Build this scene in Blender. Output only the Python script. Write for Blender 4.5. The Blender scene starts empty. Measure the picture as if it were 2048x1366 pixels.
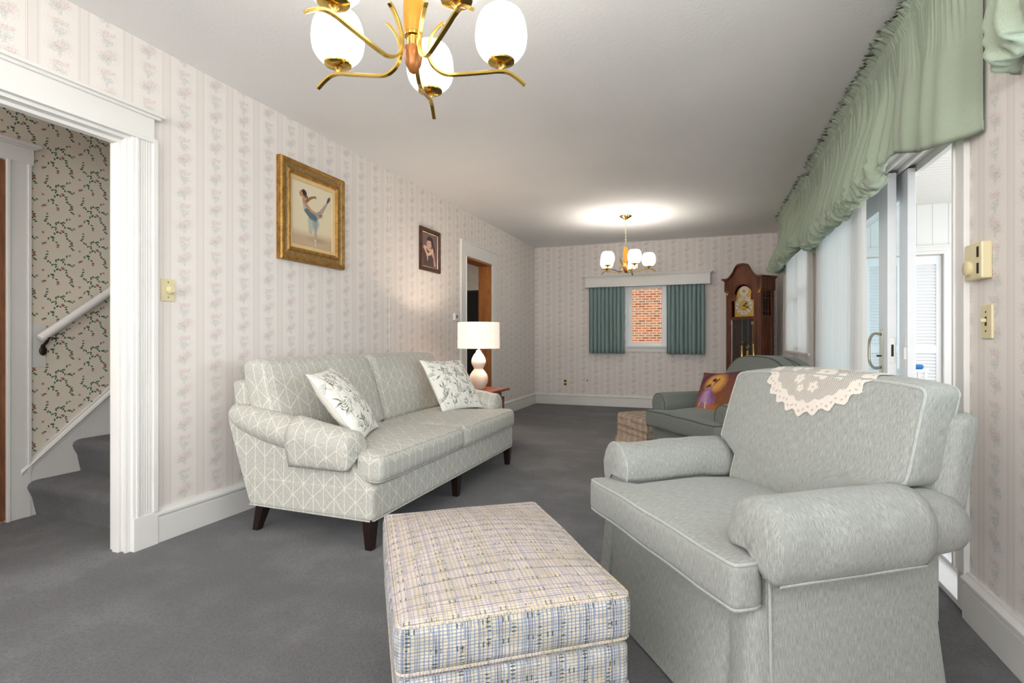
import bpy, bmesh, math, random
import numpy as np
from mathutils import Vector, Matrix, noise
from mathutils.bvhtree import BVHTree
PI = math.pi
S = bpy.context.scene
C = S.collection
random.seed(7)

# ------------------------------------------------------------------ camera, sky, lights
YAW = math.atan(391 / 1053.0)
cam_data = bpy.data.cameras.new('camera')
cam = bpy.data.objects.new('camera', cam_data); C.objects.link(cam)
cam.location = (0, 0, 1.0)
cam.rotation_euler = (PI / 2, 0, YAW)
cam_data.sensor_width = 36.0
cam_data.lens = 1053.0 / 2048 * 36
cam_data.shift_y = -(683 - 679) / 2048.0
cam_data.clip_start = 0.02
S.camera = cam
S.view_settings.view_transform = 'Standard'
S.view_settings.look = 'None'
S.view_settings.gamma = 1
S.view_settings.use_curve_mapping = False
S.view_settings.exposure = 0.58

world = bpy.data.worlds.new('world'); S.world = world
world.use_nodes = True
bg = world.node_tree.nodes['Background']
bg.inputs[0].default_value = (0.92, 0.96, 1.0, 1)
bg.inputs[1].default_value = 1.5

def area(name, loc, rot, sx, sy, power, col=(1, 1, 1)):
    l = bpy.data.lights.new(name, 'AREA'); l.shape = 'RECTANGLE'; l.size = sx; l.size_y = sy
    l.energy = power; l.color = col
    o = bpy.data.objects.new(name, l); C.objects.link(o); o.location = loc; o.rotation_euler = rot
    return o
# daylight through the near side window and the sunroom, plus unseen fill lights
area('added_rear_fill', (-0.9, -2.34, 1.45), (PI / 2 + math.radians(48), 0, 0), 2.5, 1.2, 100, (1.0, 0.985, 0.965))  # fill light added at a made-up window behind the camera
area('daylight_side_window', (1.14, 1.2, 1.45), (0, PI / 2 + math.radians(30), 0), 0.9, 1.0, 12, (0.93, 0.97, 1.0))
area('added_rear_side_fill', (1.14, -1.2, 1.45), (0, PI / 2 + math.radians(30), 0), 0.9, 1.0, 34, (1.0, 0.98, 0.95))  # added fill from an unseen side window behind the camera
area('daylight_sunroom', (3.40, 4.3, 1.4), (0, PI / 2 + math.radians(20), 0), 1.4, 3.6, 32, (0.96, 0.98, 1.0))
area('unseen_hall_light', (-3.1, -0.55, 1.7), (PI / 2, 0, 0), 0.7, 1.2, 10, (1.0, 0.97, 0.93))  # unseen area light inside the hall; that end wall has no window
area('added_kitchen_fill', (-3.9, 6.6, 2.42), (0, 0, 0), 0.6, 0.6, 14, (1.0, 0.96, 0.9))  # added out of view to brighten the kitchen; no fixture there

# ------------------------------------------------------------------ node helpers
def lin(c):
    return tuple(((v / 12.92) if v <= 0.04045 else ((v + 0.055) / 1.055) ** 2.4) for v in c)
def rgb(r, g, b):
    return lin((r / 255, g / 255, b / 255)) + (1,)

class E:
    def __init__(s, nt, sock): s.nt = nt; s.s = sock
    def _m(s, op, *a, clamp=False):
        n = s.nt.nodes.new('ShaderNodeMath'); n.operation = op; n.use_clamp = clamp
        for i, v in enumerate((s,) + a):
            if isinstance(v, E): s.nt.links.new(v.s, n.inputs[i])
            else: n.inputs[i].default_value = v
        return E(s.nt, n.outputs[0])
    def __add__(s, o): return s._m('ADD', o)
    def __radd__(s, o): return s._m('ADD', o)
    def __sub__(s, o): return s._m('SUBTRACT', o)
    def __mul__(s, o): return s._m('MULTIPLY', o)
    def __rmul__(s, o): return s._m('MULTIPLY', o)
    def __truediv__(s, o): return s._m('DIVIDE', o)
    def mod(s, o): return s._m('FLOORED_MODULO', o)
    def floor(s): return s._m('FLOOR')
    def abs(s): return s._m('ABSOLUTE')
    def min(s, o): return s._m('MINIMUM', o)
    def max(s, o): return s._m('MAXIMUM', o)
    def sin(s): return s._m('SINE')
    def gt(s, o): return s._m('GREATER_THAN', o)
    def lt(s, o): return s._m('LESS_THAN', o)
    def ping(s, o): return s._m('PINGPONG', o)
    def step(s, a, b):     # smoothstep from 0 at a to 1 at b
        n = s.nt.nodes.new('ShaderNodeMapRange'); n.interpolation_type = 'SMOOTHSTEP'
        s.nt.links.new(s.s, n.inputs[0])
        if a < b: v = (a, b, 0, 1)
        else: v = (b, a, 1, 0)
        for i in range(4): n.inputs[i + 1].default_value = v[i]
        return E(s.nt, n.outputs[0])

class Mat:
    def __init__(s, name, rough=0.6, metal=0.0, spec=0.3):
        s.m = bpy.data.materials.new(name); s.m.use_nodes = True; s.nt = s.m.node_tree
        s.b = s.nt.nodes['Principled BSDF']
        s.b.inputs['Roughness'].default_value = rough
        s.b.inputs['Metallic'].default_value = metal
        s.b.inputs['Specular IOR Level'].default_value = spec
    def n(s, t, **k):
        nd = s.nt.nodes.new(t)
        for a, v in k.items(): setattr(nd, a, v)
        return nd
    def L(s, a, b): s.nt.links.new(a, b)
    def uv(s):
        if not hasattr(s, '_uv'):
            t = s.n('ShaderNodeTexCoord'); x = s.n('ShaderNodeSeparateXYZ'); s.L(t.outputs['UV'], x.inputs[0])
            s._uv = (E(s.nt, x.outputs[0]), E(s.nt, x.outputs[1]), t.outputs['UV']); s.tc = t
        return s._uv
    def vec(s, x, y, z=0.0):
        c = s.n('ShaderNodeCombineXYZ')
        for i, v in enumerate((x, y, z)):
            if isinstance(v, E): s.L(v.s, c.inputs[i])
            else: c.inputs[i].default_value = v
        return c.outputs[0]
    def noise(s, vec, scale, detail=2, rough=0.5, stretch=None):
        if stretch:
            mp = s.n('ShaderNodeMapping'); s.L(vec, mp.inputs[0]); mp.inputs['Scale'].default_value = stretch; vec = mp.outputs[0]
        nn = s.n('ShaderNodeTexNoise'); s.L(vec, nn.inputs['Vector']); nn.inputs['Scale'].default_value = scale
        nn.inputs['Detail'].default_value = detail; nn.inputs['Roughness'].default_value = rough
        return E(s.nt, nn.outputs[0])
    def mix(s, fac, a, b, mode='MIX'):
        m = s.n('ShaderNodeMix', data_type='RGBA', blend_type=mode)
        if isinstance(fac, E): s.L(fac.s, m.inputs[0])
        else: m.inputs[0].default_value = fac
        for i, v in ((6, a), (7, b)):
            if isinstance(v, tuple): m.inputs[i].default_value = v
            else: s.L(v, m.inputs[i])
        return m.outputs[2]
    def color(s, c):
        if isinstance(c, tuple): s.b.inputs['Base Color'].default_value = c
        else: s.L(c, s.b.inputs['Base Color'])
        return s
    def bump(s, h, dist=0.001, strength=1.0):
        bn = s.n('ShaderNodeBump'); bn.inputs['Distance'].default_value = dist; bn.inputs['Strength'].default_value = strength
        s.L(h.s, bn.inputs['Height']); s.L(bn.outputs[0], s.b.inputs['Normal']); return s
    def ell(s, vec, x, y, rot, a, b, soft=0.25):     # mask of one ellipse (leaf, petal)
        mp = s.n('ShaderNodeMapping', vector_type='TEXTURE'); s.L(vec, mp.inputs[0])
        mp.inputs['Location'].default_value = (x, y, 0); mp.inputs['Rotation'].default_value = (0, 0, rot)
        mp.inputs['Scale'].default_value = (a, b, 1)
        v = s.n('ShaderNodeVectorMath', operation='LENGTH'); s.L(mp.outputs[0], v.inputs[0])
        return E(s.nt, v.outputs['Value'])
    def ells(s, vec, items, soft=0.25):
        r = None
        for it in items:
            e = s.ell(vec, *it); r = e if r is None else r.min(e)
        return r.step(1 + soft, 1 - soft)

M = {}
def flat(name, c, rough=0.5, metal=0.0, spec=0.4, vary=0.04, scale=12):
    m = Mat(name, rough, metal, spec)
    t = m.n('ShaderNodeTexCoord')
    nz = m.noise(t.outputs['Object'], scale, 3)
    d = tuple(v * (1 - vary * 2) for v in c[:3]) + (1,)
    m.color(m.mix(nz.step(0.3, 0.7), c, d))
    M[name] = m.m
    return m

flat('white_paint', rgb(232, 231, 228), 0.38, vary=0.02, scale=3)
flat('door_white', rgb(238, 240, 242), 0.3, vary=0.01)
flat('ivory_plastic', rgb(224, 212, 172), 0.35, vary=0.01)
flat('white_plastic', rgb(236, 236, 232), 0.35, vary=0.01)
flat('dark_leg', rgb(42, 28, 26), 0.3, vary=0.15)
flat('black_gloss', rgb(14, 14, 15), 0.25, vary=0.05)
flat('kitchen_wall', rgb(226, 220, 208), 0.7)
flat('kitchen_floor', rgb(150, 120, 90), 0.5)
flat('brass', rgb(214, 178, 92), 0.16, 1.0, vary=0.03)
flat('brass_bright', rgb(238, 214, 140), 0.25, 1.0, vary=0.03)
flat('amber_wood', rgb(196, 130, 36), 0.3, vary=0.12, scale=20)
flat('amber_dark', rgb(148, 92, 40), 0.35, 0.3, vary=0.08)
flat('bronze', rgb(64, 48, 40), 0.4, 0.6)
flat('silver', rgb(205, 203, 198), 0.3, 0.9)
flat('dark_slot', rgb(30, 26, 24), 0.6)
flat('sky_blue_plastic', rgb(30, 122, 190), 0.35)
flat('snow_ground', rgb(200, 205, 200), 0.9)
flat('sunroom_floor', rgb(222, 214, 204), 0.5)
flat('rubber_grey', rgb(120, 122, 124), 0.6)
flat('chrome_pale', rgb(196, 190, 172), 0.2, 1.0)

# wood kinds
def wood(name, c1, c2, rough=0.35, scale=6, stretch=(8, 1, 1), axis='Object'):
    m = Mat(name, rough, 0, 0.5); t = m.n('ShaderNodeTexCoord')
    a = m.noise(t.outputs[axis], scale, 5, 0.6, stretch)
    b = m.noise(t.outputs[axis], scale * 6, 2, 0.6, stretch)
    col = m.mix(a.step(0.35, 0.65), c1, c2)
    col = m.mix((b.step(0.45, 0.7)) * 0.35, col, tuple(v * 0.5 for v in c2[:3]) + (1,))
    m.color(col); m.bump(b, 0.0004, 0.4); M[name] = m.m
wood('clock_wood', rgb(118, 66, 42), rgb(82, 42, 26), 0.3, 3, (6, 6, 1))
wood('table_wood', rgb(138, 78, 60), rgb(112, 58, 44), 0.32, 3, (8, 1, 1))
wood('jamb_wood', rgb(188, 122, 62), rgb(160, 94, 40), 0.45, 2, (6, 6, 0.8))
wood('door_wood', rgb(140, 92, 58), rgb(112, 68, 40), 0.5, 2, (6, 6, 1))
wood('ottoman_leg_wood', rgb(150, 70, 48), rgb(110, 48, 34), 0.4, 3, (6, 6, 1))
wood('picture_wood', rgb(96, 58, 42), rgb(64, 36, 26), 0.3, 8, (3, 3, 3))

# antique gold frame
m = Mat('gold_frame', 0.42, 0.55, 0.5); t = m.n('ShaderNodeTexCoord')
a = m.noise(t.outputs['Object'], 30, 4, 0.7)
col = m.mix(a.step(0.3, 0.75), rgb(176, 132, 58), rgb(120, 84, 34)); m.color(col); m.bump(a, 0.001, 0.5); M['gold_frame'] = m.m
m = Mat('gold_green_frame', 0.5, 0.45, 0.5); t = m.n('ShaderNodeTexCoord')
a = m.noise(t.outputs['Object'], 40, 4, 0.7)
col = m.mix(a.step(0.3, 0.75), rgb(170, 138, 84), rgb(128, 102, 60)); m.color(col); M['gold_green_frame'] = m.m
flat('frame_liner', rgb(222, 192, 142), 0.6)

# ceiling
m = Mat('ceiling_paint', 0.85, 0, 0.15); t = m.n('ShaderNodeTexCoord')
a = m.noise(t.outputs['Object'], 60, 4, 0.6)
b = m.noise(t.outputs['Object'], 1.2, 3, 0.5)
m.color(m.mix(b.step(0.35, 0.65), rgb(238, 237, 236), rgb(235, 234, 233))); m.bump(a, 0.003, 0.35); M['ceiling_paint'] = m.m

# carpet
m = Mat('carpet', 0.97, 0, 0.05); t = m.n('ShaderNodeTexCoord'); O = t.outputs['Object']
f = m.noise(O, 170, 4, 0.85); g = m.noise(O, 3.2, 4, 0.65); h = m.noise(O, 0.9, 2, 0.5, (1, 2.5, 1)); k = m.noise(O, 85, 3, 0.75)
col = m.mix(f.step(0.3, 0.7), rgb(70, 70, 72), rgb(116, 116, 120))
col = m.mix(g.step(0.42, 0.66) * 0.5, col, rgb(128, 128, 133))
col = m.mix(h.step(0.45, 0.62) * 0.35, col, rgb(74, 74, 78))
col = m.mix(k.step(0.42, 0.66) * 0.5, col, rgb(62, 61, 64))
m.color(col); m.bump(f * 0.6 + k * 0.7, 0.006, 0.9)
m.b.inputs['Sheen Weight'].default_value = 0.25; m.b.inputs['Sheen Roughness'].default_value = 0.6
M['carpet'] = m.m

# striped floral wallpaper
def wallpaper():
    m = Mat('striped_floral_wallpaper', 0.75, 0, 0.2)
    u, v, UV = m.uv()
    P = 0.187
    x = (u - 0.008).mod(P)                      # 0 at band centre
    d = x.min((x * -1) + P)                      # distance to nearest band centre
    base = rgb(234, 228, 223)
    band = d.step(0.0185, 0.0165)
    col = m.mix(band * 0.45, base, rgb(223, 216, 213))
    dots = (v * 900).sin().step(-0.3, 0.5)
    edge = ((d - 0.0175).abs().step(0.0026, 0.0012)) * dots
    col = m.mix(edge * 0.8, col, rgb(186, 176, 174))
    edge2 = (d - 0.024).abs().step(0.0012, 0.0005)
    col = m.mix(edge2 * 0.55, col, rgb(205, 190, 184))
    V = 0.172
    colno = ((u - 0.008) / P).floor()
    xx = x - P / 2
    yy = (v + colno.mod(2.0) * 0.05).mod(V)
    wob = m.noise(UV, 60, 2) * 0.012
    vec = m.vec(xx + wob - 0.006, yy + wob - 0.006)
    s1 = m.noise(UV, 210, 3, 0.7).step(0.47, 0.56); s2 = m.noise(UV, 150, 3, 0.7, (1.7, 1, 1)).step(0.48, 0.57); s3 = m.noise(UV, 120, 3, 0.8, (1, 1.6, 1)).step(0.53, 0.60)
    spray = m.ells(vec, [(0.0025, 0.0480, 0.50, 0.0546, 0.0405), (0.0000, 0.1320, -0.40, 0.0468, 0.0351), (0.0000, 0.0900, 1.57, 0.0650, 0.0243)], 0.5)
    teal = m.ells(vec, [(-0.0125, 0.0340, 0.20, 0.0247, 0.0149), (0.0025, 0.0220, 1.50, 0.0182, 0.0081), (0.0025, 0.1120, 0.10, 0.0234, 0.0135), (-0.0125, 0.1240, 2.20, 0.0169, 0.0081), (0.0000, 0.0960, 1.60, 0.0130, 0.0081)], 0.45)
    pink = m.ells(vec, [(0.0125, 0.0540, 0.60, 0.0312, 0.0203), (-0.0175, 0.0480, 2.40, 0.0130, 0.0095), (-0.0025, 0.1460, 0.00, 0.0234, 0.0121), (0.0275, 0.1500, 0.90, 0.0130, 0.0068)], 0.45)
    col = m.mix(spray * s3 * 0.5, col, rgb(172, 180, 174))
    col = m.mix(pink * s1 * 0.6, col, rgb(200, 164, 164))
    col = m.mix(teal * (s2 * 0.85 + 0.08) * 0.62, col, rgb(156, 174, 174))
    m.color(col)
    M['wallpaper'] = m.m
wallpaper()

# hallway wallpaper: trailing rose vines on cream
def hallpaper():
    m = Mat('rose_vine_wallpaper', 0.7, 0, 0.2)
    u, v, UV = m.uv()
    PX, PY = 0.25, 0.29; u = u * 1.32; v = v * 1.32
    cn = (u / PX).floor()
    w = m.noise(UV, 40, 2) * 0.007
    vec = m.vec((u + w).mod(PX), (v + w + cn.mod(2.0) * 0.11).mod(PY))
    rnd = random.Random(4)
    green, stem, rose, plum = [], [], [], []
    def vine(pts):
        for (x0, y0), (x1, y1) in zip(pts, pts[1:]):
            L = math.hypot(x1 - x0, y1 - y0); a = math.atan2(y1 - y0, x1 - x0)
            stem.append(((x0 + x1) / 2, (y0 + y1) / 2, a, L / 2, 0.0011))
            for tt in (0.2, 0.7):
                s = rnd.choice((-1, 1)); px = x0 + (x1 - x0) * tt; py = y0 + (y1 - y0) * tt
                green.append((px + s * 0.006 * math.cos(a + 1.2), py + s * 0.006 * math.sin(a + 1.2), a + s * 0.9, 0.0105, 0.0050))
    vine([(0.03, 0.03), (0.085, 0.085), (0.12, 0.125), (0.155, 0.14)])
    vine([(0.12, 0.125), (0.105, 0.165), (0.125, 0.2), (0.16, 0.215), (0.205, 0.245)])
    vine([(0.105, 0.165), (0.06, 0.18), (0.045, 0.215), (0.055, 0.255)])
    vine([(0.155, 0.14), (0.19, 0.12), (0.2, 0.08), (0.225, 0.055)])
    vine([(0.225, 0.055), (0.215, 0.02), (0.235, 0.0)]); vine([(0.16, 0.215), (0.175, 0.185), (0.205, 0.17), (0.235, 0.175)]); vine([(0.085, 0.085), (0.11, 0.06), (0.13, 0.02)])
    rose += [(0.128, 0.018, 0, 0.010, 0.009), (0.03, 0.115, 0, 0.009, 0.009)]; plum += [(0.24, 0.178, 0, 0.009, 0.008), (0.12, 0.205, 0, 0.008, 0.007)]
    rose += [(0.16, 0.146, 0, 0.011, 0.010), (0.222, 0.052, 0, 0.011, 0.010), (0.03, 0.028, 0, 0.0105, 0.0095), (0.21, 0.25, 0, 0.009, 0.0075)]
    plum += [(0.085, 0.088, 0, 0.009, 0.007), (0.058, 0.262, 0, 0.008, 0.007), (0.2, 0.085, 0, 0.0075, 0.006), (0.046, 0.205, 0, 0.008, 0.006)]
    col = m.mix(m.ells(vec, stem, 0.4) * 0.55, rgb(238, 230, 214), rgb(110, 120, 84))
    col = m.mix(m.ells(vec, green, 0.2) * 0.95, col, rgb(52, 98, 74))
    r = m.ells(vec, rose, 0.2); p = m.ells(vec, plum, 0.2)
    sp = m.noise(UV, 320, 2).step(0.42, 0.55)
    col = m.mix(r * (sp * 0.55 + 0.4), col, rgb(188, 74, 76))
    col = m.mix(p * (sp * 0.55 + 0.4), col, rgb(104, 78, 110))
    m.color(col); M['hallpaper'] = m.m
hallpaper()

# sofa fabric: cream leaf lattice on greige linen
def sofa_fabric():
    m = Mat('lattice_linen', 0.9, 0, 0.15)
    u, v, UV = m.uv()
    W, H = 0.062, 0.115
    wob = (m.noise(UV, 14, 2) - 0.5) * 0.010
    x = u + wob; y = v + (m.noise(UV, 11, 2) - 0.5) * 0.012
    xm = x.mod(W); dx = xm.min((xm * -1) + W)
    tri = x.ping(W)                                # 0..W zigzag
    a = (y + tri * 0.95).mod(H); da = a.min((a * -1) + H)
    b = (y - tri * 0.95 + 0.004).mod(H * 2); db = b.min((b * -1) + H * 2)
    lw = 0.0028
    line = dx.step(lw * 0.9, lw * 0.5).max(da.step(lw * 1.2, lw * 0.6)).max(db.step(lw * 1.2, lw * 0.6))
    w1 = m.noise(UV, 500, 2, 0.6, (1, 0.12, 1)); w2 = m.noise(UV, 500, 2, 0.6, (0.12, 1, 1))
    base = m.mix(w1.step(0.35, 0.65), rgb(170, 171, 165), rgb(208, 207, 199))
    base = m.mix(w2.step(0.4, 0.7) * 0.4, base, rgb(172, 171, 162))
    col = m.mix(line * 0.72, base, rgb(236, 231, 217))
    m.color(col); m.bump(w1 + w2, 0.0008, 0.5); m.b.inputs['Sheen Weight'].default_value = 0.1
    M['sofa_fabric'] = m.m
sofa_fabric()

def linen(name, c1, c2, c3, s=330):
    m = Mat(name, 0.92, 0, 0.12)
    u, v, UV = m.uv()
    a = m.noise(UV, s * 1.7, 3, 0.7, (1, 0.07, 1)); b = m.noise(UV, s * 1.7, 3, 0.7, (0.12, 1, 1)); c = m.noise(UV, 5, 2)
    col = m.mix(a.step(0.35, 0.68), c1, c2)
    col = m.mix(b.step(0.45, 0.75) * 0.45, col, c3)
    m.color(col); m.bump(a + b, 0.0008, 0.5); m.b.inputs['Sheen Weight'].default_value = 0.15
    M[name] = m.m
linen('sage_linen', rgb(139, 142, 138), rgb(174, 177, 172), rgb(129, 132, 128))
linen('sage_piping', rgb(160, 165, 160), rgb(186, 190, 185), rgb(150, 154, 150))
linen('olive_chenille', rgb(104, 109, 104), rgb(128, 133, 127), rgb(92, 97, 93), 420)
linen('olive_piping', rgb(72, 78, 76), rgb(90, 98, 94), rgb(64, 70, 68))
linen('valance_cloth', rgb(160, 172, 152), rgb(172, 183, 163), rgb(152, 163, 145), 500)
linen('curtain_cloth', rgb(132, 156, 154), rgb(146, 168, 166), rgb(120, 144, 143), 500)

# plaid of broken threads
def plaid(name, cream, blue, deep, green, tan, side, swap=False, k=1.0, hs=1.0, vs=1.0):
    m = Mat(name, 0.9, 0, 0.12)
    u, v, UV = m.uv()
    if swap: u, v = v, u
    u = u * k + (m.noise(UV, 20, 2) - 0.5) * 0.005; v = v * k + (m.noise(UV, 17, 2) - 0.5) * 0.006
    def strip(c, per, off, hw, soft=0.0008):
        x = (c - off).mod(per); d = x.min((x * -1) + per); return d.step(hw + soft, hw - soft)
    def brk(sx, sy, lo, sc=60):
        if swap: sx, sy = sy, sx
        return m.noise(UV, sc, 2, 0.6, (sx, sy, 1)).step(lo - 0.05, lo + 0.06)
    col = m.mix(m.noise(UV, 9, 2, 0.5, (1, 2, 1)).step(0.4, 0.6) * 0.8, cream, tan)
    # thin crosswise threads
    col = m.mix(strip(v, 0.0095, 0.0, 0.0016) * brk(0.25, 1, 0.36) * 0.75, col, blue)
    col = m.mix(strip(u, 0.0125, 0.0, 0.0018) * brk(1, 0.2, 0.36) * 0.75, col, blue)
    col = m.mix(strip(u, 0.043, 0.007, 0.0030) * brk(1, 0.25, 0.40) * 0.65, col, blue)
    col = m.mix(strip(v, 0.052, 0.012, 0.0035) * brk(0.25, 1, 0.42) * 0.6 * hs, col, deep)
    col = m.mix(strip(u, 0.088, 0.020, 0.0020) * brk(1, 0.1, 0.36) * 0.8 * vs, col, deep)
    col = m.mix(strip(u, 0.088, 0.030, 0.0014) * brk(1, 0.1, 0.38) * 0.8 * vs, col, deep)
    col = m.mix(strip(v, 0.061, 0.030, 0.0012) * brk(0.15, 1, 0.40) * 0.8 * hs, col, green)
    # dark green dashes in tracks
    trk = strip(v, 0.061, 0.024, 0.0075); dash = strip(u, 0.0145, 0.003, 0.0020)
    grp = strip(u, 0.066, 0.02, 0.015)
    col = m.mix(trk * dash * grp * brk(1, 1, 0.42, 25) * 0.85, col, green)
    trk2 = strip(u, 0.074, 0.05, 0.0070); dash2 = strip(v, 0.0115, 0.003, 0.0020)
    col = m.mix(trk2 * dash2 * brk(1, 1, 0.5, 25) * side, col, green)
    m.color(col)
    w = m.noise(UV, 600, 2); m.bump(w, 0.0006, 0.5)
    M[name] = m.m
plaid('plaid_fabric', rgb(214, 200, 182), rgb(156, 152, 170), rgb(128, 130, 152), rgb(98, 106, 82), rgb(202, 188, 152), 0.35, True, 1.25, 0.9, 0.3)
plaid('plaid_side_fabric', rgb(208, 200, 184), rgb(112, 130, 160), rgb(70, 86, 126), rgb(50, 70, 66), rgb(190, 178, 146), 0.9, False, 1.3, 0.25, 1.0)
plaid('plaid_tan_fabric', rgb(206, 186, 152), rgb(132, 128, 138), rgb(92, 88, 104), rgb(100, 92, 66), rgb(196, 168, 126), 0.8)

# brick
m = Mat('brick', 0.9, 0, 0.1); u, v, UV = m.uv()
bt = m.n('ShaderNodeTexBrick'); m.L(UV, bt.inputs[0])
bt.inputs['Color1'].default_value = rgb(200, 124, 84); bt.inputs['Color2'].default_value = rgb(140, 78, 56); bt.inputs['Mortar'].default_value = rgb(200, 176, 154)
bt.inputs['Scale'].default_value = 1.0; bt.inputs['Mortar Size'].default_value = 0.011; bt.inputs['Brick Width'].default_value = 0.215; bt.inputs['Row Height'].default_value = 0.072
bt.inputs['Bias'].default_value = -0.2
nz = m.noise(UV, 9, 3, 0.6, (1, 2.6, 1)).step(0.52, 0.66)
col = m.mix(nz * 0.6, bt.outputs[0], rgb(96, 72, 66)); col = m.mix(E(m.nt, bt.outputs[1]), col, rgb(206, 184, 162))
m.color(col); M['brick'] = m.m

# beadboard and wall panel with grooves
def grooves(name, c, per, axis, w=0.004):
    m = Mat(name, 0.5, 0, 0.3); u, v, UV = m.uv(); q = (u, v)[axis].mod(per); d = q.min((q * -1) + per)
    g = d.step(w, w * 0.3); m.color(c); m.bump(g * -1, 0.006, 1.0); M[name] = m.m
grooves('beadboard', rgb(226, 224, 220), 0.085, 1)
grooves('panel_board', rgb(232, 232, 230), 0.14, 0, 0.003)

# glass
def glass(name, tint, alpha):
    m = bpy.data.materials.new(name); m.use_nodes = True; nt = m.node_tree; nt.nodes.clear()
    o = nt.nodes.new('ShaderNodeOutputMaterial'); mx = nt.nodes.new('ShaderNodeMixShader'); tr = nt.nodes.new('ShaderNodeBsdfTransparent'); gl = nt.nodes.new('ShaderNodeBsdfGlossy')
    tr.inputs[0].default_value = tint; gl.inputs['Roughness'].default_value = 0.02; mx.inputs[0].default_value = alpha
    nt.links.new(tr.outputs[0], mx.inputs[1]); nt.links.new(gl.outputs[0], mx.inputs[2]); nt.links.new(mx.outputs[0], o.inputs[0]); M[name] = m
glass('glass', (0.93, 0.97, 0.98, 1), 0.045)
glass('window_glass', (0.95, 0.98, 0.98, 1), 0.0)
glass('clock_glass', (0.95, 0.95, 0.95, 1), 0.05)

# sheer curtain: part see-through cloth
m = bpy.data.materials.new('sheer'); m.use_nodes = True; nt = m.node_tree; nt.nodes.clear()
o = nt.nodes.new('ShaderNodeOutputMaterial'); mx = nt.nodes.new('ShaderNodeMixShader'); tr = nt.nodes.new('ShaderNodeBsdfTransparent')
mx2 = nt.nodes.new('ShaderNodeMixShader'); df = nt.nodes.new('ShaderNodeBsdfDiffuse'); tl = nt.nodes.new('ShaderNodeBsdfTranslucent')
df.inputs[0].default_value = rgb(240, 238, 234); tl.inputs[0].default_value = rgb(240, 240, 240); mx2.inputs[0].default_value = 0.45; mx.inputs[0].default_value = 0.97
nt.links.new(df.outputs[0], mx2.inputs[1]); nt.links.new(tl.outputs[0], mx2.inputs[2]); nt.links.new(tr.outputs[0], mx.inputs[1]); nt.links.new(mx2.outputs[0], mx.inputs[2]); nt.links.new(mx.outputs[0], o.inputs[0]); M['sheer'] = m

# lit glass and shade
def glow(name, c, st, base=(0.9, 0.88, 0.84, 1), rough=0.3):
    m = Mat(name, rough, 0, 0.4); m.color(base); m.b.inputs['Emission Color'].default_value = c; m.b.inputs['Emission Strength'].default_value = st; M[name] = m.m
glow('opal_glass', (1.0, 0.97, 0.93, 1), 1.1)
_m = M['opal_glass']; _nt = _m.node_tree; _mx = _nt.nodes.new('ShaderNodeMixShader'); _tl = _nt.nodes.new('ShaderNodeBsdfTranslucent'); _tl.inputs[0].default_value = (1, 0.98, 0.95, 1); _mx.inputs[0].default_value = 0.6
_o = [n for n in _nt.nodes if n.type == 'OUTPUT_MATERIAL'][0]; _nt.links.new(_nt.nodes['Principled BSDF'].outputs[0], _mx.inputs[1]); _nt.links.new(_tl.outputs[0], _mx.inputs[2]); _nt.links.new(_mx.outputs[0], _o.inputs[0])
glow('lamp_shade_cloth', (1.0, 0.83, 0.70, 1), 0.42, rgb(240, 226, 212), 0.9)

# ribbed ceramic
m = Mat('ceramic', 0.18, 0, 0.5); t = m.n('ShaderNodeTexCoord'); x = m.n('ShaderNodeSeparateXYZ'); m.L(t.outputs['Object'], x.inputs[0])
z = E(m.nt, x.outputs[2]); rib = (z * 760).sin().step(-0.9, 0.4)
m.color(m.mix((rib * -1 + 1) * 0.35, rgb(226, 216, 204), rgb(176, 164, 150))); m.bump(rib, 0.0012, 0.7); M['ceramic'] = m.m

# lace
m = bpy.data.materials.new('lace'); m.use_nodes = True; mm = Mat('lace_tmp'); bpy.data.materials.remove(m)
m = mm; m.m.name = 'lace'; u, v, UV = m.uv()
m.b.inputs['Roughness'].default_value = 0.9; m.color(rgb(218, 210, 201))
gx = ((u + v) * 1.0).mod(0.0078); gy = ((u - v) * 1.0).mod(0.0078)
hole = (gx - 0.0039).abs().max((gy - 0.0039).abs()).step(0.0031, 0.0022)
t = m.n('ShaderNodeAttribute'); t.attribute_name = 'solid'
solid = E(m.nt, t.outputs['Fac'])
al = (hole * -1 + 1).max(solid)
m.L(al.s, m.b.inputs['Alpha']); M['lace'] = m.m

# painted surfaces (colours held by the mesh)
m = Mat('painted_canvas', 0.6, 0, 0.2); a = m.n('ShaderNodeVertexColor'); a.layer_name = 'Col'; m.color(a.outputs[0]); M['painted'] = m.m
m = Mat('printed_cotton', 0.9, 0, 0.1); a = m.n('ShaderNodeVertexColor'); a.layer_name = 'Col'; u, v, UV = m.uv()
w = m.noise(UV, 400, 2); m.color(a.outputs[0]); m.bump(w, 0.0005, 0.4); M['printed'] = m.m

# clock metal dial
m = Mat('dial_brass', 0.38, 0.75, 0.5); t = m.n('ShaderNodeTexCoord'); a = m.noise(t.outputs['Object'], 120, 3, 0.7)
m.color(m.mix(a.step(0.4, 0.6), rgb(228, 196, 110), rgb(196, 160, 82))); m.bump(a, 0.0008, 0.6); M['dial_brass'] = m.m
flat('dial_silver', rgb(222, 214, 200), 0.4, 0.3, vary=0.06, scale=60)

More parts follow.
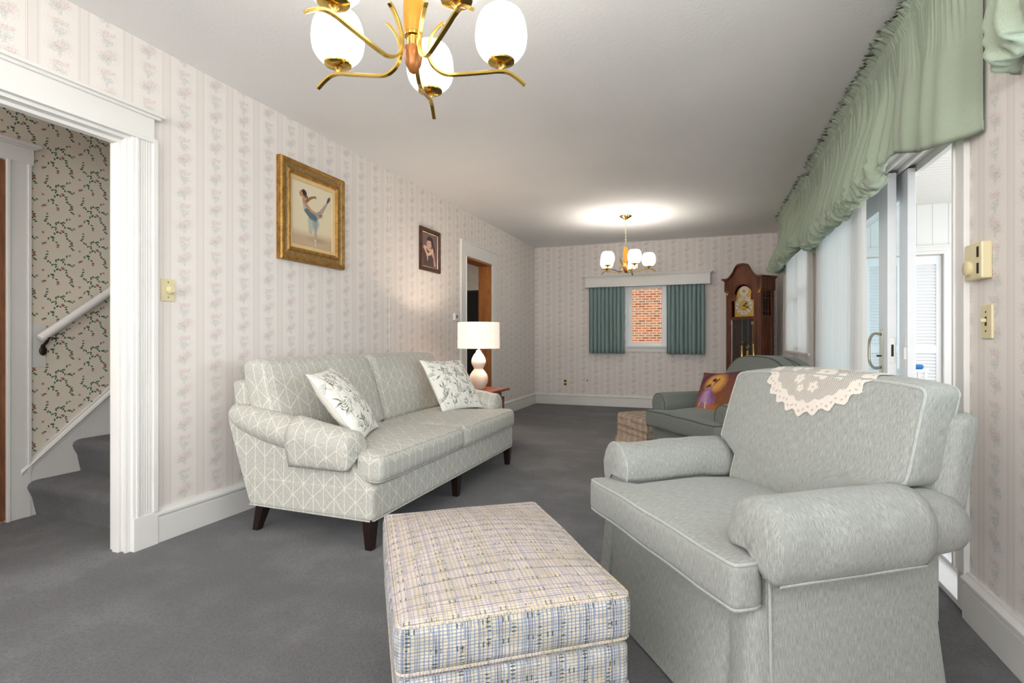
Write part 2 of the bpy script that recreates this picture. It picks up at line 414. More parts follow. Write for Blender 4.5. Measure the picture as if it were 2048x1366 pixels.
# ------------------------------------------------------------------ mesh helpers
class MB:
    def __init__(s): s.v = []; s.f = []; s.uv = []; s.mi = []; s.cur = 0
    def face(s, idx, uv=None):
        s.f.append(tuple(idx)); s.uv.append(uv); s.mi.append(s.cur)
    def box(s, x0, x1, y0, y1, z0, z1):
        n = len(s.v); s.nb = getattr(s, 'nb', 0) + 1; e = 0.00015 * (s.nb % 6)      # no two boxes share a plane
        if x1 < x0: x0, x1 = x1, x0
        x0 -= e; x1 += e; y0 -= e; y1 += e; z0 -= e; z1 += e
        s.v += [Vector(p) for p in ((x0, y0, z0), (x1, y0, z0), (x1, y1, z0), (x0, y1, z0), (x0, y0, z1), (x1, y0, z1), (x1, y1, z1), (x0, y1, z1))]
        for q in ((0, 3, 2, 1), (4, 5, 6, 7), (0, 1, 5, 4), (1, 2, 6, 5), (2, 3, 7, 6), (3, 0, 4, 7)): s.face([n + i for i in q])
        return s
    def taper(s, cx, cy, z0, z1, w0, d0, w1, d1, ox=0, oy=0):     # tapered leg: size w0,d0 at z0 (bottom), w1,d1 at z1, bottom shifted ox,oy
        n = len(s.v)
        for (w, d, z, sx, sy) in ((w0, d0, z0, ox, oy), (w1, d1, z1, 0, 0)):
            s.v += [Vector((cx + sx + a * w / 2, cy + sy + b * d / 2, z)) for a, b in ((-1, -1), (1, -1), (1, 1), (-1, 1))]
        for q in ((0, 3, 2, 1), (4, 5, 6, 7), (0, 1, 5, 4), (1, 2, 6, 5), (2, 3, 7, 6), (3, 0, 4, 7)): s.face([n + i for i in q])
        return s
    def grid(s, rows, closed=False, uvs=None, flip=False):      # rows: list of equal-length point lists
        n = len(s.v); R = len(rows); K = len(rows[0])
        for r in rows: s.v += [Vector(p) for p in r]
        for i in range(R - 1):
            for j in range(K if closed else K - 1):
                j2 = (j + 1) % K
                q = [n + i * K + j, n + i * K + j2, n + (i + 1) * K + j2, n + (i + 1) * K + j]
                uv = None
                if uvs: uv = [uvs(i, j), uvs(i, j + 1), uvs(i + 1, j + 1), uvs(i + 1, j)]
                if flip: q.reverse(); uv = uv[::-1] if uv else None
                s.face(q, uv)
        return n
    def loft(s, rows, cap0=True, cap1=True, uvs=None):
        n = s.grid(rows, True, uvs); K = len(rows[0])
        if cap0: s.face([n + j for j in reversed(range(K))])
        if cap1: s.face([n + (len(rows) - 1) * K + j for j in range(K)])
        return s
    def lathe(s, prof, c=(0, 0, 0), seg=24, cap0=False, cap1=False):
        rows = [[(c[0] + r * math.cos(2 * PI * j / seg), c[1] + r * math.sin(2 * PI * j / seg), c[2] + z) for j in range(seg)] for r, z in prof]
        return s.loft(rows, cap0, cap1)
    def tube(s, pts, r, seg=8, closed=False, cap=True):
        pts = [Vector(p) for p in pts]; K = len(pts); rows = []
        up = None
        for i, p in enumerate(pts):
            a = pts[(i - 1) % K] if (closed or i) else p; b = pts[(i + 1) % K] if (closed or i < K - 1) else p
            t = (b - a)
            if t.length < 1e-9: t = Vector((0, 0, 1))
            t.normalize()
            if up is None:
                up = t.cross(Vector((0.137, 0.31, 0.94)));
                if up.length < 0.05: up = t.cross(Vector((1, 0, 0)))
            nrm = (up - t * up.dot(t)); nrm.normalize(); up = nrm; bi = t.cross(nrm)
            rr = r[i] if isinstance(r, (list, tuple)) else r
            rows.append([p + (nrm * math.cos(2 * PI * j / seg) + bi * math.sin(2 * PI * j / seg)) * rr for j in range(seg)])
        if closed:
            # close by matching the last ring to the first with the least twist
            d = [(rows[0][j] - rows[-1][0]).length for j in range(seg)]; o = d.index(min(d))
            rows.append([rows[0][(j + o) % seg] for j in range(seg)])
            return s.loft(rows, False, False)
        return s.loft(rows, cap, cap)
    def prism(s, poly, axis, a, b):      # polygon (2D) pushed along an axis from a to b
        def P(p, t): return {'x': (t, p[0], p[1]), 'y': (p[0], t, p[1]), 'z': (p[0], p[1], t)}[axis]
        return s.loft([[P(p, a) for p in poly], [P(p, b) for p in poly]])
    def ribbon(s, pts, w, h):      # rectangular bar along a path lying in the local x-z plane; w across (y), h thick
        rows = []
        K = len(pts)
        for i, (x, z) in enumerate(pts):
            x0, z0 = pts[max(i - 1, 0)]; x1, z1 = pts[min(i + 1, K - 1)]
            t = Vector((x1 - x0, 0, z1 - z0)).normalized(); n_ = Vector((-t.z, 0, t.x))
            p = Vector((x, 0, z)); yv = Vector((0, 1, 0))
            rows.append([p + yv * (w / 2) + n_ * (h / 2), p - yv * (w / 2) + n_ * (h / 2), p - yv * (w / 2) - n_ * (h / 2), p + yv * (w / 2) - n_ * (h / 2)])
        return s.loft(rows)
    def soft(s, c, size, r, puff=(0, 0, 0), n=10, fn=None, er=4):      # rounded, crowned box; fn bends every point
        h = [size[0] / 2, size[1] / 2, size[2] / 2]; r = min(r, *(x * 0.98 for x in h))
        def ticks(hh):
            e = [-hh + r * (1 - math.cos(PI / 2 * k / er) * 0 - (1 - k / er)) for k in range(er)]
            inner = [-(hh - r) + 2 * (hh - r) * k / n for k in range(n + 1)]
            return e + inner + [-x for x in reversed(e)]
        T = [ticks(x) for x in h]
        for ax in range(3):
            a1, a2 = [(1, 2), (0, 2), (0, 1)][ax]
            for sg in (-1, 1):
                rows = []; uvr = []
                for q in T[a2]:
                    row = []; ur = []
                    for p in T[a1]:
                        co = [0, 0, 0]; co[ax] = sg * h[ax]; co[a1] = p; co[a2] = q
                        inn = [max(-(h[k] - r), min(h[k] - r, co[k])) for k in range(3)]
                        d = Vector([co[k] - inn[k] for k in range(3)]); d.normalize(); P = Vector(inn) + d * r
                        nx = [min(1, abs(P[k]) / h[k]) for k in range(3)]
                        cr = [(1 - nx[k] ** 2) for k in range(3)]
                        Q = P.copy()
                        for k in range(3):
                            o1, o2 = [(1, 2), (0, 2), (0, 1)][k]
                            Q[k] += puff[k] * cr[o1] * cr[o2] * (P[k] / h[k])
                        Q += Vector(c)
                        if fn: Q = fn(Q)
                        row.append(Q); ur.append((p + c[a1], q + c[a2]))
                    rows.append(row); uvr.append(ur)
                flip = (sg < 0) ^ (ax == 1)
                s.grid(rows, False, lambda i, j, u=uvr: u[i][j], flip)
        s.weld = True
        return s
    def shift(s, d):
        d = Vector(d)
        for p in s.v: p += d
        return s
    def fn(s, f): s.v = [Vector(f(p)) for p in s.v]; return s

def unshared(name, mb, mat, parent=None, smooth=True, bevel=0, weld=None, world=False, auto=40, uvoff=(0, 0), seg=2):
    mb.v = [Vector(p) for p in mb.v]
    if world and parent is not None:
        off = Vector((0, 0, 0)); p = parent
        while p is not None: off += Vector(p.get('_loc', (0, 0, 0))); p = p.parent
        for q in mb.v: q -= off
        origin_off = off
    me = bpy.data.meshes.new(name)
    me.from_pydata([tuple(p) for p in mb.v], [], mb.f)
    mats = mat if isinstance(mat, (list, tuple)) else [mat]
    for k in mats: me.materials.append(M[k] if isinstance(k, str) else k)
    uvl = me.uv_layers.new(name='UV')
    data = np.zeros(len(me.loops) * 2, dtype=np.float32)
    me.calc_loop_triangles()
    for i, pl in enumerate(me.polygons):
        uv = mb.uv[i]
        if mb.mi[i] < len(mats): pl.material_index = mb.mi[i]
        if uv is None:
            nr = pl.normal; ax = max(range(3), key=lambda k: abs(nr[k])); a1, a2 = [(1, 2), (0, 2), (0, 1)][ax]
            for k, li in enumerate(pl.loop_indices):
                co = me.vertices[me.loops[li].vertex_index].co
                data[li * 2] = co[a1] + (off[a1] if world and parent is not None else 0); data[li * 2 + 1] = co[a2] + (off[a2] if world and parent is not None else 0)
        else:
            for k, li in enumerate(pl.loop_indices):
                data[li * 2] = uv[k][0]; data[li * 2 + 1] = uv[k][1]
    uvl.data.foreach_set('uv', data)
    if weld or (weld is None and getattr(mb, 'weld', False)):
        bm = bmesh.new(); bm.from_mesh(me); bmesh.ops.remove_doubles(bm, verts=bm.verts, dist=1e-5); bmesh.ops.recalc_face_normals(bm, faces=bm.faces); bm.to_mesh(me); bm.free()
    elif weld is None:
        bm = bmesh.new(); bm.from_mesh(me); bmesh.ops.recalc_face_normals(bm, faces=bm.faces); bm.to_mesh(me); bm.free()
    for pl in me.polygons: pl.use_smooth = smooth
    if smooth and auto: me.set_sharp_from_angle(angle=math.radians(auto))
    o = bpy.data.objects.new(name, me); C.objects.link(o)
    if parent is not None: o.parent = parent
    if bevel:
        b = o.modifiers.new('bevel', 'BEVEL'); b.width = bevel; b.segments = seg; b.limit_method = 'ANGLE'; b.angle_limit = math.radians(35)
    return o
part = unshared
def thing(name, label, cat, loc=(0, 0, 0), rz=0, group=None):
    o = bpy.data.objects.new(name, None); C.objects.link(o); o.location = loc; o.rotation_euler = (0, 0, rz)
    o.empty_display_size = 0.1; o['label'] = label; o['category'] = cat; o['_loc'] = tuple(loc)
    if group: o['group'] = group
    return o
def tag(o, label, cat, group=None):
    o['label'] = label; o['category'] = cat
    if group: o['group'] = group
    return o
def struct(name, mb, mat, parent=None, **k):
    o = part(name, mb, mat, parent, **k)
    if parent is None: o['kind'] = 'structure'
    return o
def sroot(name, loc=(0, 0, 0)):
    o = bpy.data.objects.new(name, None); C.objects.link(o); o.location = loc; o['kind'] = 'structure'; o['_loc'] = tuple(loc); return o
def catmull(pts, n=8):
    pts = [Vector(p) for p in pts]; P = [pts[0] * 2 - pts[1]] + pts + [pts[-1] * 2 - pts[-2]]; out = []
    for i in range(1, len(P) - 2):
        for k in range(n):
            t = k / n; a, b, c, d = P[i - 1], P[i], P[i + 1], P[i + 2]
            out.append(0.5 * ((2 * b) + (c - a) * t + (2 * a - 5 * b + 4 * c - d) * t * t + (3 * b - a - 3 * c + d) * t ** 3))
    out.append(pts[-1]); return out
def sm(a, b, x):
    t = max(0, min(1, (x - a) / (b - a))); return t * t * (3 - 2 * t)
def nz(x, y=0, z=0): return noise.noise(Vector((x, y, z)))


#==STRUCTURE==
# ------------------------------------------------------------------ measures of the place (metres)
LW, RW, BW, CE = -2.545, 0.88, 7.90, 2.44        # left wall, right wall, back wall, ceiling
HX = -3.61                                       # stair wall in the hall

# floor, ceiling
struct('floor', MB().box(HX - 0.1, 1.02, -2.5, BW + 0.1, -0.10, 0.0), 'carpet', smooth=False)
struct('ceiling', MB().box(-5.2, 1.15, -2.5, BW + 0.1, CE, CE + 0.1), 'ceiling_paint', smooth=False)

# left wall with two openings; the stretch beyond the small jog stands 2.5 cm prouder
w = MB(); T = 0.12
w.box(LW - T, LW - 0.005, -2.5, 0.70, 0, CE); w.box(LW - T, LW - 0.005, 0.70, 1.70, 1.955, CE); w.box(LW - T, LW - 0.005, 1.70, 3.85, 0, CE)
w.box(LW - 0.17, LW, 3.85, 5.34, 0, CE); w.box(LW - 0.17, LW, 5.34, 6.114, 1.932, CE); w.box(LW - 0.17, LW, 6.114, BW, 0, CE)
struct('wall_left', w, 'wallpaper', smooth=False)
LN = LW - 0.005
# back wall with the small window
WX0, WX1, WZ0, WZ1 = -1.22, -0.48, 0.905, 1.80
w = MB(); w.box(LW - 0.17, WX0, BW, BW + 0.16, 0, CE); w.box(WX1, RW + 0.27, BW, BW + 0.16, 0, CE); w.box(WX0, WX1, BW, BW + 0.16, 0, WZ0); w.box(WX0, WX1, BW, BW + 0.16, WZ1, CE)
struct('wall_back', w, 'wallpaper', smooth=False)
# right wall: near window, sliding door, far window
RT = 1.15
w = MB()
def rw(y0, y1, z0, z1): w.box(RW, RT, y0, y1, z0, z1)
rw(-2.5, -1.75, 0, CE); rw(-1.75, -0.65, 0, 0.9); rw(-1.75, -0.65, 2.0, CE); rw(-0.65, 0.65, 0, CE); rw(0.65, 1.75, 0, 0.9); rw(0.65, 1.75, 2.0, CE)
rw(1.75, 2.42, 0, CE); rw(2.42, 5.0, 2.02, CE); rw(5.0, 5.35, 0, CE); rw(5.35, 6.75, 0, 0.88); rw(5.35, 6.75, 2.02, CE); rw(6.75, BW, 0, CE)
struct('wall_right', w, 'wallpaper', smooth=False)
# wall behind the camera, its wide window added for the fill light
w = MB(); w.box(HX - 0.1, -2.2, -2.5, -2.38, 0, CE); w.box(0.4, RT, -2.5, -2.38, 0, CE); w.box(-2.2, 0.4, -2.5, -2.38, 0, 0.7); w.box(-2.2, 0.4, -2.5, -2.38, 2.2, CE)
struct('wall_near', w, 'wallpaper', smooth=False)
# hall shell
w = MB(); w.box(HX - 0.12, HX, -0.6, 4.6, 0, CE + 0.0)
struct('wall_hall', w, 'hallpaper', smooth=False)
w = MB(); w.box(HX, LW - T, -0.7, -0.6, 0, CE); w.box(HX, LW - 0.17, 4.55, 4.65, 0, CE)
struct('wall_hall_end', w, 'kitchen_wall', smooth=False)
# kitchen seen through the second doorway
w = MB(); w.box(-5.1, -5.0, 4.65, 9.2, 0, CE); w.box(-5.1, LW - 0.17, 9.1, 9.2, 0, CE); w.box(-5.1, HX, 4.65, 4.75, 0, CE)
struct('wall_kitchen', w, 'kitchen_wall', smooth=False)
struct('floor_kitchen', MB().box(-5.1, HX - 0.1, 4.6, 9.2, -0.1, 0.0).box(HX - 0.1, LW - 0.17, 7.9 + 0.1, 9.2, -0.1, 0), 'kitchen_floor', smooth=False)
struct('ceiling_kitchen', MB().box(-5.1, LW - 0.17, BW + 0.1, 9.2, CE, CE + 0.1), 'ceiling_paint', smooth=False)

# ------------------------------------------------------------------ baseboards
def bb_profile(mb, along, fix, side, a, b, h=0.155):      # along 'y' at x=fix, or along 'x' at y=fix; side = +1 sticks out to +
    d = side
    poly = [(0, 0), (0.022, 0), (0.022, h - 0.035), (0.016, h - 0.032), (0.016, h - 0.026), (0.028, h - 0.020), (0.028, h - 0.008), (0.014, h + 0.006), (0.010, h + 0.014), (0, h + 0.014)]
    poly = [(fix + d * p, q) for p, q in poly]
    if along == 'y': mb.loft([[(p, a, q) for p, q in poly], [(p, b, q) for p, q in poly]])
    else: mb.loft([[(a, p, q) for p, q in poly], [(b, p, q) for p, q in poly]])
mb = MB(); bb_profile(mb, 'y', LN, 1, 1.80, 3.85); bb_profile(mb, 'y', LN, 1, -2.38, 0.58); bb_profile(mb, 'y', LW, 1, 3.85, 5.22); bb_profile(mb, 'y', LW, 1, 6.235, BW)
struct('baseboard_left', mb, 'white_paint', smooth=False, bevel=0.0015)
mb = MB(); bb_profile(mb, 'x', BW, -1, LW, RW); struct('baseboard_back', mb, 'white_paint', smooth=False, bevel=0.0015)
mb = MB(); bb_profile(mb, 'y', RW, -1, -2.38, 2.34); bb_profile(mb, 'y', RW, -1, 5.1, BW); struct('baseboard_right', mb, 'white_paint', smooth=False, bevel=0.0015)

# ------------------------------------------------------------------ casing of the hall opening
mb = MB()
x = LN
# legs: flat board with raised outer strip and inner bead
mb.box(x, x + 0.018, 1.70, 1.80, 0, 1.975); mb.box(x, x + 0.028, 1.793, 1.815, 0.16, 1.975); mb.box(x, x + 0.024, 1.715, 1.727, 0, 1.975)
mb.box(x, x + 0.026, 1.70, 1.815, 0, 0.155)
for k in range(4): mb.box(x + 0.018, x + 0.0205, 1.738 + k * 0.012, 1.744 + k * 0.012, 0.16, 1.972)
mb.box(x, x + 0.022, 0.60, 1.80, 1.972, 2.075)             # head board
mb.box(x, x + 0.028, 0.60, 1.805, 1.955, 1.972)
mb.box(x, x + 0.034, 0.58, 1.825, 2.072, 2.084); mb.box(x, x + 0.050, 0.57, 1.838, 2.084, 2.098)     # cap
mb.box(x, x + 0.018, 0.60, 0.685, 0, 1.975)
struct('trim_1', mb, 'white_paint', smooth=False, bevel=0.002)
# jamb lining and stop of the opening
mb = MB()
mb.box(LW - T - 0.004, LN + 0.002, 1.685, 1.702, 0, 1.957); mb.box(LW - T - 0.004, LN + 0.002, 0.698, 0.715, 0, 1.957); mb.box(LW - T - 0.004, LN + 0.002, 0.70, 1.70, 1.940, 1.957)
mb.box(LW - 0.085, LW - 0.045, 1.670, 1.686, 0, 1.94); mb.box(LW - 0.085, LW - 0.045, 0.715, 1.686, 1.925, 1.941)
mb.box(LN - 0.012, LN + 0.002, 1.676, 1.702, 0, 1.957)
struct('trim_2', mb, 'white_paint', smooth=False, bevel=0.002)

# kitchen doorway casing and natural wood jamb
mb = MB(); x = LW
mb.box(x, x + 0.02, 5.215, 5.335, 0, 1.95); mb.box(x, x + 0.02, 6.118, 6.235, 0, 1.95); mb.box(x, x + 0.022, 5.215, 6.235, 1.938, 2.085); mb.box(x, x + 0.032, 5.20, 6.25, 2.085, 2.102)
mb.box(x, x + 0.026, 5.335, 5.342, 0, 1.938); mb.box(x, x + 0.026, 6.112, 6.118, 0, 1.938)
struct('trim_3', mb, 'white_paint', smooth=False, bevel=0.002)
mb = MB(); mb.box(LW - 0.172, LW + 0.001, 6.098, 6.115, 0, 1.935); mb.box(LW - 0.172, LW + 0.001, 5.34, 5.357, 0, 1.935); mb.box(LW - 0.172, LW + 0.001, 5.34, 6.114, 1.918, 1.935)
struct('trim_4', mb, 'jamb_wood', smooth=False, bevel=0.002)

# ------------------------------------------------------------------ hall: door, casing, stairs, rail
mb = MB(); x = HX
mb.box(x, x + 0.02, 1.735, 1.845, 0, 1.99); mb.box(x, x + 0.028, 1.735, 1.75, 0, 1.99); mb.box(x, x + 0.026, 1.832, 1.847, 0.25, 1.99)
mb.box(x, x + 0.022, 0.8, 1.86, 1.985, 2.085); mb.box(x, x + 0.045, 0.8, 1.885, 2.085, 2.105); mb.box(x, x + 0.034, 0.8, 1.872, 2.075, 2.087)
struct('trim_5', mb, 'white_paint', smooth=False, bevel=0.002)
d = sroot('door_1', (HX, 1.3, 0))
part('door_leaf', MB().box(x + 0.002, x + 0.012, 0.88, 1.738, 0.01, 1.98), 'door_wood', d, smooth=False, world=True)
part('raised_panel', MB().box(x + 0.012, x + 0.018, 0.98, 1.60, 0.25, 0.9).box(x + 0.012, x + 0.018, 0.98, 1.60, 1.05, 1.85), 'door_wood', d, smooth=False, bevel=0.004, world=True)
# stairs: carpeted steps climbing toward the back between skirt board and wall
mb = MB(); n_ = 7
pts = []
for k in range(n_):
    y0 = 1.85 + k * 0.228; z1 = 0.195 * (k + 1)
    # rounded nosing and a soft bulging riser
    pts += [(y0 + 0.022, z1 - 0.195 + 0.004), (y0 + 0.012, z1 - 0.14), (y0 + 0.003, z1 - 0.09), (y0 - 0.014, z1 - 0.055), (y0 - 0.022, z1 - 0.030), (y0 - 0.016, z1 - 0.010), (y0 + 0.004, z1 + 0.001), (y0 + 0.03, z1 + 0.004)]
yl = 1.85 + n_ * 0.228; pts += [(yl + 0.25, 0.195 * n_ + 0.004), (yl + 0.25, -0.02), (1.872, -0.02)]
mb.loft([[(HX + 0.016, p, q) for p, q in pts], [(LW - T - 0.002, p, q) for p, q in pts]])
tag(part('staircase', mb, 'carpet', None, auto=50), 'dark grey carpeted stairs climbing behind the open hall doorway', 'stairs')
# skirt board with cap moulding following the stair
sl = 0.855
def skl(y): return 0.285 + (y - 1.852) * sl
mb = MB()
poly = [(1.75, 0), (3.9, 0), (3.9, skl(3.9)), (1.852, skl(1.852)), (1.75, 0.25)]
mb.prism([(a, b) for a, b in poly], 'x', HX, HX + 0.016)
cap = []
for (y, q) in ((1.80, 0), (3.9, 0)):
    z = skl(y)
    cap.append([(HX, y, z - 0.012), (HX + 0.022, y, z - 0.012), (HX + 0.022, y, z), (HX + 0.03, y, z + 0.012), (HX + 0.024, y, z + 0.028), (HX + 0.012, y, z + 0.034), (HX + 0.012, y, z + 0.05), (HX, y, z + 0.05)])
mb.loft(cap)
struct('trim_7', mb, 'white_paint', smooth=False, bevel=0.002)
hr = thing('handrail', 'round white wooden handrail climbing the rose-papered stair wall', 'handrail', (HX, 1.9, 1.0))
a = Vector((HX + 0.075, 1.862, 1.005)); b = Vector((HX + 0.075, 3.9, 1.005 + 2.038 * 0.80))
mb = MB(); dd = (b - a).normalized()
mb.tube([a, a + dd * 0.004, a + dd * 0.012, b], [0.018, 0.0225, 0.024, 0.024], 20); part('rail', mb, 'white_paint', hr, world=True)
mb = MB(); by = 1.905; bz = 1.005 + (by - 1.862) * 0.80
mb.tube(catmull([(HX + 0.012, by, bz - 0.105), (HX + 0.02, by, bz - 0.075), (HX + 0.05, by, bz - 0.055), (HX + 0.072, by, bz - 0.03)], 5), [0.011] * 6 + [0.008] * 5 + [0.007] * 5, 8)
mb.lathe([(0.018, 0), (0.018, 0.008), (0.012, 0.012)], (0, 0, 0), 12, True, True)
for i in range(len(mb.v) - 36, len(mb.v)):
    p = mb.v[i]; mb.v[i] = Vector((HX + 0.014 + p.z, by + p.x, bz - 0.105 + p.y * 1.5))
mb.box(HX + 0.055, HX + 0.095, by - 0.035, by + 0.035, bz - 0.034, bz - 0.028)
part('bracket', mb, 'bronze', hr, world=True, auto=50)
tag(part('backing_board', MB().box(HX, HX + 0.008, 1.848, 1.925, 0.84, 1.09), 'white_paint', None, smooth=False, bevel=0.002), 'small white painted board on the stair wall behind the handrail bracket', 'board')

# ------------------------------------------------------------------ back window, cornice, brick wall outside
w1 = sroot('window_1', ((WX0 + WX1) / 2, BW, WZ0))
mb = MB()
for (a, b) in ((WX0 - 0.07, WX0), (WX1, WX1 + 0.07)): mb.box(a, b, BW - 0.018, BW, WZ0 - 0.02, WZ1 + 0.06)
mb.box(WX0 - 0.07, WX1 + 0.07, BW - 0.018, BW, WZ1, WZ1 + 0.07)
part('window_frame', mb, 'white_paint', w1, smooth=False, bevel=0.002, world=True)
part('window_sill', MB().box(WX0 - 0.09, WX1 + 0.09, BW - 0.045, BW + 0.06, WZ0 - 0.022, WZ0).box(WX0 - 0.07, WX1 + 0.07, BW - 0.016, BW, WZ0 - 0.085, WZ0 - 0.022), 'white_paint', w1, smooth=False, bevel=0.003, world=True)
mb = MB(); fx0, fx1 = -1.055, -0.625
mb.box(WX0, fx0 - 0.05, BW + 0.03, BW + 0.10, WZ0, WZ1).box(fx1 + 0.05, WX1, BW + 0.03, BW + 0.10, WZ0, WZ1)
sash = part('sash', mb, 'door_white', w1, smooth=False, bevel=0.002, world=True)
mb = MB(); mb.box(fx0 - 0.05, fx0, BW + 0.05, BW + 0.09, WZ0, WZ1).box(fx1, fx1 + 0.05, BW + 0.05, BW + 0.09, WZ0, WZ1).box(fx0, fx1, BW + 0.05, BW + 0.09, WZ0, WZ0 + 0.05).box(fx0, fx1, BW + 0.05, BW + 0.09, WZ1 - 0.05, WZ1)
part('casement', mb, 'door_white', w1, smooth=False, bevel=0.003, world=True)
part('pane', MB().box(fx0, fx1, BW + 0.068, BW + 0.072, WZ0 + 0.05, WZ1 - 0.05), 'window_glass', w1, smooth=False, world=True)
for sx in (fx0 - 0.085, fx1 + 0.085):
    part('latch', MB().box(sx - 0.008, sx + 0.008, BW + 0.018, BW + 0.03, 1.26, 1.34).box(sx - 0.005, sx + 0.005, BW + 0.004, BW + 0.018, 1.30, 1.38), 'silver', w1, smooth=False, bevel=0.002, world=True)
    part('latch', MB().box(sx - 0.006, sx + 0.006, BW + 0.018, BW + 0.03, 0.93, 0.99), 'silver', w1, smooth=False, bevel=0.002, world=True)
bw = MB().box(-12, 10, 16.0, 16.2, -1.0, 8); struct('wall_outside', bw, 'brick', smooth=False)
struct('ground', MB().box(-30, 30, -12, 40, -1.2, -1.0), 'snow_ground', smooth=False)

mb = MB(); cx0, cx1 = -1.715, 0.035; yb = BW; dp = 0.13
for (z0, z1, o) in ((1.775, 1.80, 0.006), (1.80, 1.915, 0.0), (1.915, 1.925, 0.008), (1.925, 1.94, 0.016), (1.94, 1.958, 0.028)):
    mb.box(cx0 - o, cx1 + o, yb - dp - o, yb - dp + 0.018, z0, z1); mb.box(cx0 - o, cx0 + 0.018, yb - dp, yb, z0, z1); mb.box(cx1 - 0.018, cx1 + o, yb - dp, yb, z0, z1)
mb.box(cx0, cx1, yb - dp, yb, 1.94, 1.955)
tag(part('window_cornice', mb, 'white_paint', None, smooth=False, bevel=0.002), 'long white painted cornice box over the small window on the far wall', 'cornice')

def pleats(x0, x1, y, z0, z1, n, amp, seed, flare=0.0, holes=None):
    rows = []; K = n * 10; R = 16
    rr = random.Random(seed); ph = [rr.uniform(-0.5, 0.5) for _ in range(n + 2)]
    for i in range(R + 1):
        t = i / R; z = z1 + (z0 - z1) * t; row = []
        for j in range(K + 1):
            s = j / K; q = s * n; k = int(q)
            a = 2 * PI * (q + ph[k] * 0.35 * math.sin(PI * (q - k)) * min(1, t * 2))
            am = amp * (0.75 + 0.35 * nz(q * 0.7, seed)) * (0.6 + 0.4 * sm(0, 0.3, t))
            sharp = math.sin(a); sharp = math.copysign(abs(sharp) ** 0.7, sharp)
            xx = x0 + (x1 - x0) * s + math.cos(a) * am * 0.25 + (s - 0.5) * flare * t
            row.append((xx, y + sharp * am + 0.006 * nz(s * 9, t * 3, seed), z + (0.004 * math.sin(a) if i == R else 0)))
        rows.append(row)
    mb = MB(); L = (x1 - x0) * 1.8
    mb.grid(rows, False, lambda i, j: (j / K * L, i / R * (z1 - z0)))
    return mb
def curtain(x0, x1, seed, label):
    o = part('curtain', pleats(x0, x1, BW - 0.078, 0.795, 1.80, 9, 0.040, seed), 'curtain_cloth', None, weld=False)
    s_ = o.modifiers.new('solid', 'SOLIDIFY'); s_.thickness = 0.003
    return tag(o, label, 'curtain')
curtain(-1.675, -1.155, 3, 'pleated teal cafe curtain left of the small far window')
curtain(-0.555, -0.045, 8, 'pleated teal cafe curtain right of the small far window')

def plate(name, label, cat, mb_plate, mat, loc): 
    r = thing(name, label, cat, loc); part('wall_plate', mb_plate, mat, r, smooth=False, bevel=0.0025, world=True); return r
# outlet and cable plate on the back wall
r = plate('outlet', 'ivory double outlet low on the far wall', 'outlet', MB().box(-2.09, -2.02, BW - 0.007, BW, 0.28, 0.395), 'ivory_plastic', (-2.055, BW, 0.28))
for z in (0.312, 0.362): part('socket', MB().box(-2.072, -2.038, BW - 0.010, BW - 0.006, z - 0.014, z + 0.014), 'dark_slot', r, smooth=False, bevel=0.004, world=True)
r = thing('cable_jack', 'small round brass cable jack in the far wall right of the outlet', 'jack', (-1.71, BW, 0.38))
mb = MB().lathe([(0.020, 0), (0.020, 0.003), (0.014, 0.006)], (0, 0, 0), 16, True, True); mb.fn(lambda p: (p.x - 1.71, BW - p.z, 0.38 + p.y)); part('plate_ring', mb, 'ivory_plastic', r, world=True)
mb = MB().lathe([(0.008, 0.005), (0.008, 0.016), (0.003, 0.018)], (0, 0, 0), 12, True, True); mb.fn(lambda p: (p.x - 1.71, BW - p.z, 0.38 + p.y)); part('jack_pin', mb, 'bronze', r, world=True)

# dimmer on the left wall
r = plate('dimmer_switch', 'ivory wall plate with round dimmer knob beside the hall opening', 'dimmer switch', MB().box(LN, LN + 0.007, 1.845, 1.917, 1.192, 1.306), 'ivory_plastic', (LN, 1.88, 1.19))
mb = MB().lathe([(0.021, 0), (0.021, 0.008), (0.017, 0.010), (0.016, 0.022), (0.014, 0.025)], (0, 0, 0), 24, True, True); mb.fn(lambda p: (LN + 0.007 + p.z, 1.887 + p.x, 1.249 + p.y)); part('knob', mb, 'ivory_plastic', r, world=True)
for z in (1.212, 1.288): 
    mb = MB().lathe([(0.003, 0), (0.003, 0.0015)], (0, 0, 0), 8, True, True); mb.fn(lambda p, z=z: (LN + 0.007 + p.z, 1.881 + p.x, z + p.y)); part('screw', mb, 'dark_slot', r, world=True)
# thermostat near the kitchen doorway
r = thing('thermostat', 'small white thermostat with grey display beside the kitchen doorway', 'thermostat', (LW, 5.09, 1.2))
part('case', MB().box(LW, LW + 0.028, 5.045, 5.135, 1.205, 1.28), 'white_plastic', r, smooth=False, bevel=0.004, world=True)
part('display', MB().box(LW + 0.028, LW + 0.030, 5.068, 5.105, 1.225, 1.262), 'rubber_grey', r, smooth=False, world=True)

